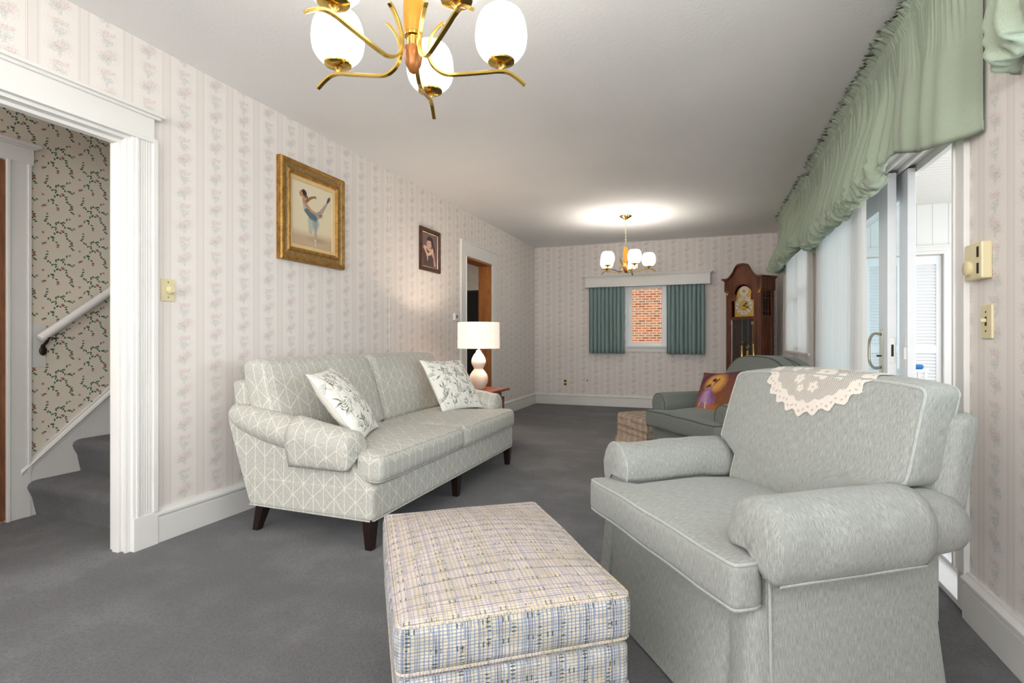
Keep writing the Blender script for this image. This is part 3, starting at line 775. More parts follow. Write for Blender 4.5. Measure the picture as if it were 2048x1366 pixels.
# right wall: beige room control and light switch
r = thing('heater_control', 'beige thermostat with round dial and two slots on the right wall', 'thermostat', (RW, 2.24, 1.2))
part('case', MB().box(RW - 0.030, RW, 2.175, 2.300, 1.204, 1.328), 'ivory_plastic', r, smooth=False, bevel=0.005, world=True)
mb = MB().lathe([(0.026, 0), (0.026, 0.010), (0.022, 0.013)], (0, 0, 0), 28, True, True); mb.fn(lambda p: (RW - 0.030 - p.z, 2.262 + p.x, 1.246 + p.y)); part('dial', mb, 'ivory_plastic', r, world=True)
for z in (1.222, 1.277): part('slot', MB().box(RW - 0.0312, RW - 0.029, 2.193, 2.206, z, z + 0.035), 'dark_slot', r, smooth=False, world=True)
r = thing('light_switch', 'ivory toggle light switch plate below the beige dial thermostat', 'light switch', (RW, 2.205, 1.0))
part('wall_plate', MB().box(RW - 0.007, RW, 2.165, 2.240, 1.003, 1.117), 'ivory_plastic', r, smooth=False, bevel=0.0025, world=True)
part('toggle', MB().box(RW - 0.022, RW - 0.006, 2.198, 2.208, 1.058, 1.070), 'ivory_plastic', r, smooth=False, bevel=0.002, world=True)
part('toggle_slot', MB().box(RW - 0.0078, RW - 0.006, 2.197, 2.209, 1.046, 1.076), 'dark_slot', r, smooth=False, world=True)
for z in (1.028, 1.092):
    mb = MB().lathe([(0.003, 0), (0.003, 0.0015)], (0, 0, 0), 8, True, True); mb.fn(lambda p, z=z: (RW - 0.007 - p.z, 2.203 + p.x, z + p.y)); part('screw', mb, 'dark_slot', r, world=True)

# ------------------------------------------------------------------ refrigerator in the kitchen
r = thing('refrigerator', 'black refrigerator standing in the kitchen beyond the doorway', 'refrigerator', (-3.35, 7.2, 0))
part('cabinet', MB().box(-3.80, -2.93, 6.86, 7.55, 0.03, 1.70), 'black_gloss', r, smooth=False, bevel=0.01, world=True)
part('freezer_door', MB().box(-3.80, -2.93, 6.80, 6.855, 1.22, 1.70), 'black_gloss', r, smooth=False, bevel=0.012, world=True)
part('fridge_door', MB().box(-3.80, -2.93, 6.80, 6.855, 0.06, 1.21), 'black_gloss', r, smooth=False, bevel=0.012, world=True)
part('handle', MB().box(-3.76, -3.73, 6.765, 6.80, 1.26, 1.55).box(-3.76, -3.73, 6.765, 6.80, 0.7, 1.17), 'black_gloss', r, smooth=False, bevel=0.008, world=True)

# ------------------------------------------------------------------ sliding door, far window, near windows
mb = MB()
mb.box(RW - 0.018, RW, 2.335, 2.42, 0.155, 2.10); mb.box(RW - 0.024, RW, 2.405, 2.42, 0.155, 2.02); mb.box(RW - 0.018, RW, 2.335, 5.08, 2.02, 2.10); mb.box(RW - 0.018, RW, 5.0, 5.08, 0, 2.10)
mb.box(RW, RT, 2.42, 2.436, 0, 2.02); mb.box(RW, RT, 2.42, 5.0, 2.004, 2.02); mb.box(RW, RT, 4.984, 5.0, 0, 2.02)
mb.box(0.90, 0.93, 2.436, 4.98, 1.975, 2.004); mb.box(0.985, 1.0, 2.436, 4.98, 1.985, 2.004); mb.box(1.055, 1.075, 2.436, 4.98, 1.985, 2.004); mb.box(1.12, 1.15, 2.436, 4.98, 1.96, 2.004)
struct('trim_8', mb, 'white_paint', smooth=False, bevel=0.002)
mb = MB(); mb.box(0.88, RT + 0.02, 2.42, 5.0, 0.0, 0.022); mb.box(0.985, 0.992, 2.436, 4.98, 0.022, 0.036); mb.box(1.055, 1.062, 2.436, 4.98, 0.022, 0.036); mb.box(1.10, 1.15, 2.436, 4.98, 0.022, 0.03)
struct('trim_9', mb, 'door_white', smooth=False, bevel=0.002)
def panel(name, x0, x1, y0, y1, sw, h=1.985):
    r = sroot(name, ((x0 + x1) / 2, (y0 + y1) / 2, 0.03))
    mb = MB(); mb.box(x0, x1, y0, y0 + sw, 0.036, h).box(x0, x1, y1 - sw, y1, 0.036, h).box(x0, x1, y0 + sw, y1 - sw, 0.036, 0.036 + sw * 1.6).box(x0, x1, y0 + sw, y1 - sw, h - sw * 1.1, h)
    g = 0.012
    mb.box(x0 + 0.008, x1 - 0.008, y0 + sw, y0 + sw + g, 0.036 + sw * 1.6, h - sw * 1.1)
    part('door_frame', mb, 'door_white', r, smooth=False, bevel=0.003, world=True)
    xm = (x0 + x1) / 2
    part('pane', MB().box(xm - 0.003, xm + 0.003, y0 + sw, y1 - sw, 0.036 + sw * 1.6, h - sw * 1.1), 'glass', r, smooth=False, world=True)
    return r
d2 = panel('door_2', 1.000, 1.045, 3.70, 4.97, 0.17)
d3 = panel('door_3', 1.078, 1.118, 3.63, 4.93, 0.14)
# handles
mb = MB(); hy = 3.80; hx = 1.0
mb.box(hx - 0.006, hx, hy - 0.016, hy + 0.016, 0.80, 1.06)
part('handle_plate', mb, 'chrome_pale', d2, smooth=False, bevel=0.003, world=True)
mb = MB(); mb.tube(catmull([(hx - 0.004, hy + 0.002, 1.03), (hx - 0.035, hy + 0.03, 1.035), (hx - 0.05, hy + 0.06, 1.0), (hx - 0.052, hy + 0.065, 0.93), (hx - 0.05, hy + 0.06, 0.86), (hx - 0.035, hy + 0.03, 0.825), (hx - 0.004, hy + 0.002, 0.83)], 6), 0.0085, 10)
part('handle', mb, 'chrome_pale', d2, world=True)
part('thumb_latch', MB().box(hx - 0.03, hx - 0.005, hy - 0.004, hy + 0.004, 0.895, 0.905), 'bronze', d2, smooth=False, bevel=0.002, world=True)
mb = MB(); mb.box(1.010, 1.038, 3.6975, 3.70, 0.86, 1.01); part('lock_plate', mb, 'silver', d2, smooth=False, bevel=0.001, world=True)
part('lock_slot', MB().box(1.018, 1.030, 3.696, 3.6978, 0.90, 0.97), 'dark_slot', d2, smooth=False, world=True)
mb = MB(); hy = 3.66; hx = 1.078
mb.box(hx - 0.014, hx, hy - 0.02, hy + 0.02, 0.885, 0.955); mb.box(hx - 0.004, hx, hy - 0.010, hy + 0.010, 0.83, 1.02)
part('bolt_latch', mb, 'white_plastic', d3, smooth=False, bevel=0.002, world=True)

def side_window(name, y0, y1, z0, z1, mull=1):
    r = sroot(name, (RW, (y0 + y1) / 2, z0))
    mb = MB(); mb.box(RW - 0.018, RW, y0 - 0.08, y0, z0 - 0.02, z1 + 0.08).box(RW - 0.018, RW, y1, y1 + 0.08, z0 - 0.02, z1 + 0.08).box(RW - 0.018, RW, y0 - 0.08, y1 + 0.08, z1, z1 + 0.08)
    mb.box(RW, RT, y0, y0 + 0.014, z0, z1).box(RW, RT, y1 - 0.014, y1, z0, z1).box(RW, RT, y0, y1, z1 - 0.014, z1)
    part('window_frame', mb, 'white_paint', r, smooth=False, bevel=0.002, world=True)
    part('window_sill', MB().box(RW - 0.05, RT, y0 - 0.10, y1 + 0.10, z0 - 0.025, z0).box(RW - 0.016, RW, y0 - 0.08, y1 + 0.08, z0 - 0.10, z0 - 0.025), 'white_paint', r, smooth=False, bevel=0.003, world=True)
    n = mull + 1; wd = (y1 - y0 - 0.028) / n
    for k in range(n):
        a = y0 + 0.014 + k * wd; b = a + wd; zm = (z0 + z1) / 2
        mb = MB(); q = 0.045
        mb.box(1.0, 1.04, a, a + q, z0, z1).box(1.0, 1.04, b - q, b, z0, z1).box(1.0, 1.04, a + q, b - q, z0, z0 + q).box(1.0, 1.04, a + q, b - q, z1 - q, z1).box(1.0, 1.045, a + q, b - q, zm - 0.02, zm + 0.02)
        s = part('sash', mb, 'door_white', r, smooth=False, bevel=0.003, world=True)
        part('pane', MB().box(1.018, 1.022, a + q, b - q, z0 + q, z1 - q), 'glass', r, smooth=False, world=True)
side_window('window_2', 5.35, 6.75, 0.88, 2.02, 1)
side_window('window_3', 0.65, 1.75, 0.90, 2.00, 0)
side_window('window_4', -1.75, -0.65, 0.90, 2.00, 0)

# ------------------------------------------------------------------ sunroom
SF = -0.04; SX1 = 3.45; SY0, SY1 = 0.2, 6.8
struct('floor_sunroom', MB().box(RT, SX1 + 0.1, SY0, 7.0, SF - 0.1, SF), 'sunroom_floor', smooth=False)
struct('ceiling_sunroom', MB().box(RT, SX1 + 0.1, SY0, SY1 + 0.1, CE, CE + 0.06), 'beadboard', smooth=False)
w = MB(); w.box(RT, 1.62, SY1, SY1 + 0.1, SF, CE).box(2.335, SX1, SY1, SY1 + 0.1, SF, CE).box(1.62, 2.335, SY1, SY1 + 0.1, 1.905, CE)
struct('wall_sunroom_end', w, 'panel_board', smooth=False)
w = MB(); w.box(RT, RT + 0.004, 0.2, 0.45, SF, CE)
mb = MB(); yy = SY1
for (a, b, o) in ((0, 0.03, 0.022), (0.03, 0.075, 0.014), (0.075, 0.095, 0.026)):
    mb.box(2.335 + a - 0.0, 2.335 + b, yy - o, yy, SF, 1.905 + b); mb.box(1.62 - b, 2.335 + b, yy - o, yy, 1.905 + a, 1.905 + b); mb.box(1.62 - b, 1.62 - a, yy - o, yy, SF, 1.905 + a)
struct('trim_10', mb, 'white_paint', smooth=False, bevel=0.002)
dl = sroot('door_4', (1.98, SY1, SF))
for (a, b) in ((1.63, 1.975), (1.98, 2.325)):
    mb = MB(); q = 0.045
    mb.box(a, a + q, yy + 0.02, yy + 0.05, 0, 1.89).box(b - q, b, yy + 0.02, yy + 0.05, 0, 1.89).box(a + q, b - q, yy + 0.02, yy + 0.05, 1.80, 1.89).box(a + q, b - q, yy + 0.02, yy + 0.05, 0.85, 0.93).box(a + q, b - q, yy + 0.02, yy + 0.05, 0.0, 0.12)
    lf = part('door_leaf', mb, 'door_white', dl, smooth=False, bevel=0.003, world=True)
    mb = MB()
    def slats(z0, z1):
        n = int((z1 - z0) / 0.034)
        for k in range(n):
            z = z0 + (k + 0.5) * (z1 - z0) / n
            mb.loft([[(X, yy + 0.018, z - 0.018), (X, yy + 0.024, z - 0.020), (X, yy + 0.048, z + 0.014), (X, yy + 0.042, z + 0.018)] for X in (a + q, b - q)])
    slats(0.93, 1.80); slats(0.12, 0.85)
    part('louvre', mb, 'door_white', dl, smooth=False, world=True)
# outer side of the sunroom: low wall, posts and open screens to the daylight
w = MB(); w.box(SX1, SX1 + 0.1, SY0, SY1 + 0.1, SF, 0.6).box(SX1, SX1 + 0.1, SY0, SY1 + 0.1, 2.2, CE)
for y in (SY0, 1.8, 3.4, 5.1, SY1): w.box(SX1, SX1 + 0.1, y, y + 0.09, 0.6, 2.2)
struct('wall_sunroom_side', w, 'door_white', smooth=False)
w = MB(); w.box(RT, SX1, SY0 - 0.1, SY0, SF, 0.6)
struct('wall_sunroom_near', w, 'door_white', smooth=False)
# blue thing before the louvred doors, on a small white stand
r = thing('white_stand', 'slim white stand in the sunroom before the louvred doors', 'stand', (1.95, 6.45, SF))
part('stand_top', MB().box(1.84, 2.06, 6.34, 6.56, 0.675, 0.70), 'door_white', r, smooth=False, bevel=0.004, world=True)
for sx in (1.86, 2.04):
    for sy in (6.36, 6.54): part('leg', MB().box(sx - 0.012, sx + 0.012, sy - 0.012, sy + 0.012, SF, 0.675), 'door_white', r, smooth=False, world=True)
mb = MB().soft((1.972, 6.44, 0.724), (0.145, 0.08, 0.046), 0.022, n=6)
tag(part('blue_brush', mb, 'sky_blue_plastic', None), 'bright blue rounded plastic item seen through the open sliding door', 'brush')
#==OBJECTS==
# ------------------------------------------------------------------ soft furniture helpers
def softmap(P, c, size, puff, fn):
    h = [x / 2 for x in size]; nx = [min(1, abs(P[k]) / h[k]) for k in range(3)]; cr = [(1 - v * v) for v in nx]; Q = Vector(P)
    for k in range(3):
        o1, o2 = [(1, 2), (0, 2), (0, 1)][k]; Q[k] += puff[k] * cr[o1] * cr[o2] * (P[k] / h[k])
    Q += Vector(c); return Vector(fn(Q)) if fn else Q
def piping(mb, c, size, r, puff, fn, axis, rad=0.0045, sides=(-1, 1), n=26):
    h = [x / 2 for x in size]; r = min(r, *(x * 0.98 for x in h)); a1, a2 = [(1, 2), (0, 2), (0, 1)][axis]; s2 = math.sqrt(0.5)
    for sg in sides:
        pts = []
        for q in range(4):
            s1 = (1, -1, -1, 1)[q]; s3 = (1, 1, -1, -1)[q]
            for k in range(5):
                ang = q * PI / 2 + k * PI / 8
                P = [0, 0, 0]; P[a1] = s1 * (h[a1] - r) + r * s2 * math.cos(ang); P[a2] = s3 * (h[a2] - r) + r * s2 * math.sin(ang); P[axis] = sg * (h[axis] - r + r * s2)
                pts.append(P)
            # straight run to the next corner
            q2 = (q + 1) % 4; s1n = (1, -1, -1, 1)[q2]; s3n = (1, 1, -1, -1)[q2]; ang = (q + 1) * PI / 2
            Pn = [0, 0, 0]; Pn[a1] = s1n * (h[a1] - r) + r * s2 * math.cos(ang); Pn[a2] = s3n * (h[a2] - r) + r * s2 * math.sin(ang); Pn[axis] = pts[-1][axis]
            P0 = pts[-1]
            for k in range(1, n): pts.append([P0[i] + (Pn[i] - P0[i]) * k / n for i in range(3)])
        mb.tube([softmap(P, c, size, puff, fn) for P in pts], rad, 6, closed=True)
    return mb
def cushion(name, parent, mat, pmat, c, size, r, puff, fn=None, axis=2, n=14, rad=0.0045, psides=(-1, 1)):
    o = part(name, MB().soft(c, size, r, puff, n, fn), mat, parent, auto=60)
    if pmat: part('piping', piping(MB(), c, size, r, puff, fn, axis, rad, psides), pmat, o, auto=80, weld=False)
    return o
def arm_roll(stations, seg=28, x_sign=1):      # stations: (y, xc, zc, R)
    rows = []
    for (y, xc, zc, R) in stations:
        rows.append([(xc + R * math.cos(2 * PI * j / seg), y, zc + R * 1.0 * math.sin(2 * PI * j / seg)) for j in range(seg)])
    uv = lambda i, j: (stations[min(i, len(stations) - 1)][0], j / seg * 2 * PI * 0.1)
    return MB().loft(rows, True, True, uv)
def sleeve(stations, sx, hem_out, hem_in, front_cap=True, seg=22, flare=0.012, wob=0.006):
    # cloth cover over a rolled arm: from the inner side over the top and down the outer side to a hem
    def sect(y, xc, zc, R, scale=1.0):
        pts = []
        a0, a1 = math.radians(200), math.radians(-12)
        for k in range(seg + 1):
            a = a0 + (a1 - a0) * k / seg
            pts.append([xc + sx * R * scale * math.cos(a), y, zc + R * scale * math.sin(a)])
        # outer drop
        x0, _, z0 = pts[-1]
        for k in range(1, 6):
            t = k / 5; pts.append([x0 + sx * (flare * t + 0.007 * math.sin(PI * t)), y, z0 + (hem_out - z0) * t])
        return pts
    rows = []; S_ = []
    for i, (y, xc, zc, R) in enumerate(stations):
        p = sect(y, xc, zc, R + 0.006)
        for k, q in enumerate(p):
            w_ = wob * nz(q[0] * 9 + 3, q[1] * 12, q[2] * 9); q[0] += sx * w_; q[2] += w_ * 0.5 * (1 if k < len(p) - 1 else 1.2)
        rows.append(p)
    mb = MB()
    if front_cap:
        y, xc, zc, R = stations[0]; base = rows[0]; cap_rows = []
        for t, dy in ((0.0, -0.026), (0.35, -0.025), (0.7, -0.022), (0.9, -0.014), (0.97, -0.006)):
            cap_rows.append([(xc + (q[0] - xc) * t, q[1] + dy + (0.003 * nz(q[0] * 30, q[2] * 30, t)), (zc - 0.02) + (q[2] - (zc - 0.02)) * t) for q in base])
        rows = cap_rows + rows
    K = len(rows[0])
    def suv(i, j):
        i = min(i, len(rows) - 1); p = rows[i][min(j, K - 1)]
        return (p[0], p[2]) if i < 5 and front_cap else (p[1], j * 0.02)
    mb.grid(rows, False, suv)
    return mb, rows
def solid(o, t, off=-1):
    m_ = o.modifiers.new('solid', 'SOLIDIFY'); m_.thickness = t; m_.offset = off; return o

# ------------------------------------------------------------------ sofa
def build_sofa():
    r = thing('sofa', 'greige two-cushion sofa in cream lattice linen with dark tapered legs', 'sofa', (-1.44, 3.03, 0), PI / 2)
    F = 'sofa_fabric'; N_ = 'sofa_fabric'
    # base rail
    mb = MB().soft((0, 0.41, 0.225), (1.90, 0.76, 0.155), 0.02, (0, 0.0, 0), 12, lambda p: Vector((p.x, p.y, p.z - 0.012 * (1 - (p.x / 0.95) ** 2) * 0 + (-0.006 if p.z < 0.2 else 0))))
    part('base', mb, F, r)
    part('welt', MB().tube([(-0.945, 0.785, 0.147), (-0.947, 0.05, 0.145), (-0.93, 0.032, 0.145), (0.93, 0.032, 0.145), (0.947, 0.05, 0.145), (0.945, 0.785, 0.147)], 0.004, 6), N_, r)
    # outer side panels, leaning with the back
    for s in (-1, 1):
        poly = [(0.045, 0.16), (0.79, 0.16), (0.86, 0.36), (0.93, 0.56), (0.93, 0.60), (0.70, 0.57), (0.45, 0.52), (0.24, 0.46), (0.16, 0.42), (0.12, 0.36), (0.05, 0.30)]
        mb = MB(); mb.prism(poly, 'x', s * 0.855, s * 0.947)
        part('side_panel', mb, F, r, bevel=0.008, auto=35)
        st = [(0.150, 0.912, 0.462, 0.06), (0.156, 0.912, 0.462, 0.078), (0.17, 0.912, 0.463, 0.086), (0.24, 0.912, 0.475, 0.088), (0.45, 0.912, 0.51, 0.086), (0.70, 0.912, 0.555, 0.082), (0.86, 0.90, 0.585, 0.070), (0.93, 0.89, 0.60, 0.056)]
        st = [(y, s * x, z, R) for y, x, z, R in st]
        arm = part('arm', arm_roll(st), F, r, auto=60)
        cv = []
        for k in range(15):
            y = 0.158 + k * 0.024; t = (y - 0.15) / 0.75; cv.append((y, s * 0.912, 0.461 + 0.14 * t * t * 0.3 + 0.115 * t, 0.089))
        mb, rows = sleeve(cv, s, 0.375, 0.42, True, 22, -0.020, 0.008)
        sl_ = solid(part('arm_cover', mb, F, arm, auto=60, weld=False), 0.004, 1)
    # seat cushions with ears in front of the arms
    for s in (-1, 1):
        def fn(p, s=s):
            # ears at the front, pulled in between the arms behind
            k = 1 - sm(0.12, 0.20, p.y); lim = 0.845 + 0.085 * k
            x = p.x
            if s * x > 0.4: x = s * (0.4 + (s * x - 0.4) * (lim - 0.4) / 0.53)
            return Vector((x, p.y, p.z + 0.012 * nz(p.x * 3, p.y * 3, 1)))
        cushion('seat_cushion', r, F, N_, (s * 0.466, 0.335, 0.378), (0.928, 0.67, 0.145), 0.045, (0, 0.010, 0.024), fn, 2, 20, 0.003)
    # back frame and cushions
    def lean(y0, z0, k):
        return lambda p: Vector((p.x, p.y + (p.z - z0) * k, p.z))
    part('back_frame', MB().soft((0, 0.835, 0.50), (1.80, 0.115, 0.56), 0.035, (0, 0.01, 0), 14, lambda p: Vector((p.x * (1 - 0.05 * sm(0.4, 0.8, p.z)), p.y + (p.z - 0.3) * 0.27, p.z))), F, r)
    for s in (-1, 1):
        def fb(p, s=s):
            return Vector((p.x, p.y + (p.z - 0.44) * 0.30 + 0.012 * nz(p.x * 4, p.z * 4, s), p.z + 0.012 * nz(p.x * 3 + s, 2, 0) * sm(0.7, 0.9, p.z)))
        cushion('back_cushion', r, F, N_, (s * 0.462 + 0.02, 0.685, 0.665), (0.925, 0.175, 0.45), 0.05, (0, 0.035, 0.012), fb, 1, 18, 0.003)
    for x in (-0.915, 0.0, 0.915): part('leg', MB().taper(x, 0.065, 0.0, 0.152, 0.036, 0.036, 0.062, 0.055), 'dark_leg', r, smooth=False, bevel=0.003)
    for x in (-0.895, 0.895): part('leg', MB().taper(x, 0.735, 0.0, 0.152, 0.036, 0.036, 0.062, 0.055, 0, 0.05), 'dark_leg', r, smooth=False, bevel=0.003)
    return r
build_sofa()

# ------------------------------------------------------------------ colour painting on a mesh
def paint(w_, h_, res, bgf, shapes):
    nx, ny = int(w_ * res) + 1, int(h_ * res) + 1
    X, Y = np.meshgrid(np.linspace(0, w_, nx), np.linspace(0, h_, ny)); img = bgf(X, Y).astype(float)
    for sh in shapes:
        k = sh[0]; c = np.array(lin(tuple(v / 255 for v in sh[1]))); soft = sh[2]; al = sh[3]; a = sh[4]
        if k == 'cap':       # tapered stroke through points with radii
            D = np.full(X.shape, 1e9)
            for (x0, y0, r0), (x1, y1, r1) in zip(a, a[1:]):
                dx, dy = x1 - x0, y1 - y0; L = dx * dx + dy * dy + 1e-12; t = np.clip(((X - x0) * dx + (Y - y0) * dy) / L, 0, 1)
                D = np.minimum(D, np.hypot(X - x0 - t * dx, Y - y0 - t * dy) - (r0 + (r1 - r0) * t))
        elif k == 'ell':
            x0, y0, rx, ry, ro = a; ca, sa = math.cos(ro), math.sin(ro); u = (X - x0) * ca + (Y - y0) * sa; v = -(X - x0) * sa + (Y - y0) * ca
            D = (np.sqrt((u / rx) ** 2 + (v / ry) ** 2) - 1) * min(rx, ry)
        elif k == 'poly':
            P = np.array(a); D = np.full(X.shape, 1e9); ins = np.zeros(X.shape, bool); n = len(P)
            for i in range(n):
                x0, y0 = P[i]; x1, y1 = P[(i + 1) % n]; dx, dy = x1 - x0, y1 - y0; L = dx * dx + dy * dy + 1e-12
                t = np.clip(((X - x0) * dx + (Y - y0) * dy) / L, 0, 1); D = np.minimum(D, np.hypot(X - x0 - t * dx, Y - y0 - t * dy))
                cnd = ((y0 > Y) != (y1 > Y)) & (X < (x1 - x0) * (Y - y0) / (y1 - y0 + 1e-12) + x0); ins ^= cnd
            D = np.where(ins, -D, D)
        m_ = np.clip(0.5 - D / soft, 0, 1)[..., None] * al
        img = img * (1 - m_) + c * m_
    return img
def set_col(o, cols):
    ca = o.data.color_attributes.new('Col', 'FLOAT_COLOR', 'POINT'); a = np.ones((len(cols), 4), dtype=np.float32); a[:, :3] = cols
    ca.data.foreach_set('color', a.ravel())
def picture_mesh(name, img, w_, h_, P, parent):      # P maps (u, v) to a world point
    ny, nx = img.shape[:2]; rows = [[P(i / (nx - 1) * w_, j / (ny - 1) * h_) for i in range(nx)] for j in range(ny)]
    mb = MB(); mb.grid(rows); o = part(name, mb, 'painted', parent, smooth=False, weld=False, world=True); set_col(o, img.reshape(-1, 3)); return o
def rgbl(r, g, b): return np.array(lin((r / 255, g / 255, b / 255)))

# throw pillows: puffed squares with printed cotton
def pillow(name, label, size, th, img_fn, loc, yaw, leanv, roll, seed, group=None, cat='pillow', back=(238, 236, 228)):
    N_ = 150; w_ = size
    r = thing(name, label, cat, loc, 0, group)
    n = Vector((math.cos(yaw) * math.cos(leanv), math.sin(yaw) * math.cos(leanv), math.sin(leanv)))
    e1 = Vector((-math.sin(yaw), math.cos(yaw), 0)); e2 = Vector((-math.cos(yaw) * math.sin(leanv), -math.sin(yaw) * math.sin(leanv), math.cos(leanv)))
    cr, sr = math.cos(roll), math.sin(roll); a = e1 * cr + e2 * sr; b = e1 * -sr + e2 * cr
    cols = []; mb = MB()
    img = img_fn(N_)
    for sg in (1, -1):
        rows = []
        M_ = N_ if sg > 0 else 40
        for j in range(M_):
            row = []
            for i in range(M_):
                u = 2 * i / (M_ - 1) - 1; v = 2 * j / (M_ - 1) - 1
                pin = 1 - 0.055 * (1 - v * v) * 0 
                x = u * w_ / 2 * (1 - 0.07 * (1 - v * v) * (u * u)); y = v * w_ / 2 * (1 - 0.07 * (1 - u * u) * (v * v))
                hgt = (max(0, 1 - u ** 2) ** 0.55) * (max(0, 1 - v ** 2) ** 0.55)
                z = sg * th / 2 * hgt + 0.006 * nz(u * 2.5 + seed, v * 2.5, sg) * hgt + 0.004 * nz(u * 7, v * 7 + seed, sg) * sm(1.0, 0.6, max(abs(u), abs(v)))
                row.append(a * x + b * y + n * z)
                if sg > 0: cols.append(img[j, i])
                else: cols.append(rgbl(*back))
            rows.append(row)
        mb.grid(rows, False, lambda i, j, M_=M_: (j / M_ * w_, i / M_ * w_), flip=(sg < 0))
    o = part('cover', mb, 'printed', r, auto=70, weld=False); set_col(o, np.array(cols))
    mb = MB(); pts = []
    for k in range(160):
        t = k / 160 * 4; q = int(t); f_ = (t - q) * 2 - 1; u, v = [(f_, -1), (1, f_), (-f_, 1), (-1, -f_)][q]
        x = u * w_ / 2 * (1 - 0.07 * (1 - v * v) * (u * u)); y = v * w_ / 2 * (1 - 0.07 * (1 - u * u) * (v * v)); pts.append(a * x + b * y)
    return r, mb, pts
def botanical(seed):
    def f(N_):
        rr = random.Random(seed); W_ = 0.42; sh = []
        ol = (86, 98, 46); dk = (40, 38, 36); gr = (62, 82, 58)
        def leafy(x, y, ang, L, n=4, c=ol):
            ex, ey = x + L * math.cos(ang), y + L * math.sin(ang); sh.append(('cap', dk, 0.0012, 0.85, [(x, y, 0.0011), (ex, ey, 0.0007)]))
            for k in range(n):
                t = 0.3 + 0.7 * k / n; px, py = x + (ex - x) * t, y + (ey - y) * t
                for s in (-1, 1):
                    la = ang + s * 1.05; l = 0.034 * (1.15 - 0.4 * t) ; mx, my = px + l * 0.5 * math.cos(la), py + l * 0.5 * math.sin(la)
                    sh.append(('cap', c, 0.0015, 0.9, [(px, py, 0.0006), (mx, my, 0.0034), (px + l * math.cos(la - s * 0.25), py + l * math.sin(la - s * 0.25), 0.0003)]))
        def umbel(x, y, ang, L):
            ex, ey = x + L * math.cos(ang), y + L * math.sin(ang); sh.append(('cap', dk, 0.0012, 0.85, [(x, y, 0.0011), (ex, ey, 0.0007)]))
            for k in range(9):
                a = ang + (k - 4) * 0.36; l = 0.024 + 0.006 * rr.random(); tx, ty = ex + l * math.cos(a), ey + l * math.sin(a)
                sh.append(('cap', gr if k % 2 else dk, 0.001, 0.85, [(ex, ey, 0.0005), (tx, ty, 0.0013)]))
                sh.append(('ell', dk, 0.001, 0.8, (tx, ty, 0.0022, 0.0016, a)))
        def blade(x, y, ang, L, c):
            mx, my = x + L * 0.5 * math.cos(ang), y + L * 0.5 * math.sin(ang); a2 = ang + rr.uniform(-0.7, 0.7)
            sh.append(('cap', c, 0.0016, 0.9, [(x, y, 0.0005), (mx, my, 0.0046), (mx + L * 0.5 * math.cos(a2), my + L * 0.5 * math.sin(a2), 0.0003)]))
        for i in range(6):
            for j in range(6):
                x = (i + 0.5 + rr.uniform(-0.3, 0.3)) * W_ / 6; y = (j + 0.2 + rr.uniform(-0.25, 0.25)) * W_ / 6; a = PI / 2 + rr.uniform(-0.6, 0.6)
                k = (i * 2 + j * 3 + seed) % 4
                if k == 0: leafy(x, y, a, 0.085, 4)
                elif k == 1: umbel(x, y, a, 0.05)
                elif k == 2: umbel(x, y, a + 0.3, 0.035); blade(x + 0.012, y, a - 0.8, 0.055, ol)
                else: blade(x, y, a, 0.06, ol); blade(x, y, a + 1.0, 0.045, gr); sh.append(('cap', dk, 0.0012, 0.8, [(x, y - 0.03, 0.0011), (x + 0.01, y + 0.04, 0.0008)]))
                blade(x + 0.03, y + 0.02, rr.uniform(0, 6.28), 0.030, (128, 136, 92))
        return paint(W_, W_, (N_ - 1) / W_ + 1e-6, lambda X, Y: np.ones(X.shape + (3,)) * rgbl(240, 239, 233), sh)[:N_, :N_]
    return f
def finish_pillow(res, mat):
    r, mb, pts = res; mb.tube(pts, 0.0028, 6, closed=True); part('piping', mb, mat, r, weld=False)
flat('pillow_edge', rgb(226, 224, 214), 0.9)
finish_pillow(pillow('throw_pillow', 'white botanical print pillow leaning at the near end of the sofa', 0.45, 0.15, botanical(2), (-1.872, 2.40, 0.652), 0.388, 0.654, 0.042, 1, 'botanical throw pillows on the sofa'), 'pillow_edge')
finish_pillow(pillow('throw_pillow', 'white botanical print pillow at the far end of the sofa beside the lamp', 0.45, 0.15, botanical(5), (-1.86, 3.675, 0.652), -0.30, 0.60, -0.02, 2, 'botanical throw pillows on the sofa'), 'pillow_edge')

# ------------------------------------------------------------------ armchairs
CR = math.radians(-54.1)
def outline(hw, y0, y1, r, notch, k_notch, seg=6):      # plan outline of the skirted body, with pleats near the front corners
    pts = []
    def corner(cx, cy, a0):
        for k in range(seg + 1):
            a = a0 + PI / 2 * k / seg; pts.append((cx + r * math.cos(a), cy + r * math.sin(a)))
    # front edge left to right (y0 is the front)
    corner(-hw + r, y0 + r, PI)
    xs = [-hw + r + 0.02, -0.335, -0.328, -0.320, -0.313]
    def line(x): return y0
    for x in (-0.345, -0.332, -0.326, -0.320, -0.307, -0.2, -0.1, 0, 0.1, 0.2, 0.307, 0.320, 0.326, 0.332, 0.345):
        d = {0.332: 0.3, 0.326: 1.0, 0.320: 0.3}.get(abs(x), 0); pts.append((x, y0 + notch * d))
    corner(hw - r, y0 + r, -PI / 2)
    for t in (0.2, 0.4, 0.6, 0.8): pts.append((hw, y0 + r + (y1 - y0 - 2 * r) * t))
    corner(hw - r, y1 - r, 0)
    for t in (-0.6, -0.2, 0.2, 0.6): pts.append((-t * hw, y1))
    corner(-hw + r, y1 - r, PI / 2)
    for t in (0.2, 0.4, 0.6, 0.8): pts.append((-hw, y1 - r - (y1 - y0 - 2 * r) * t))
    return pts
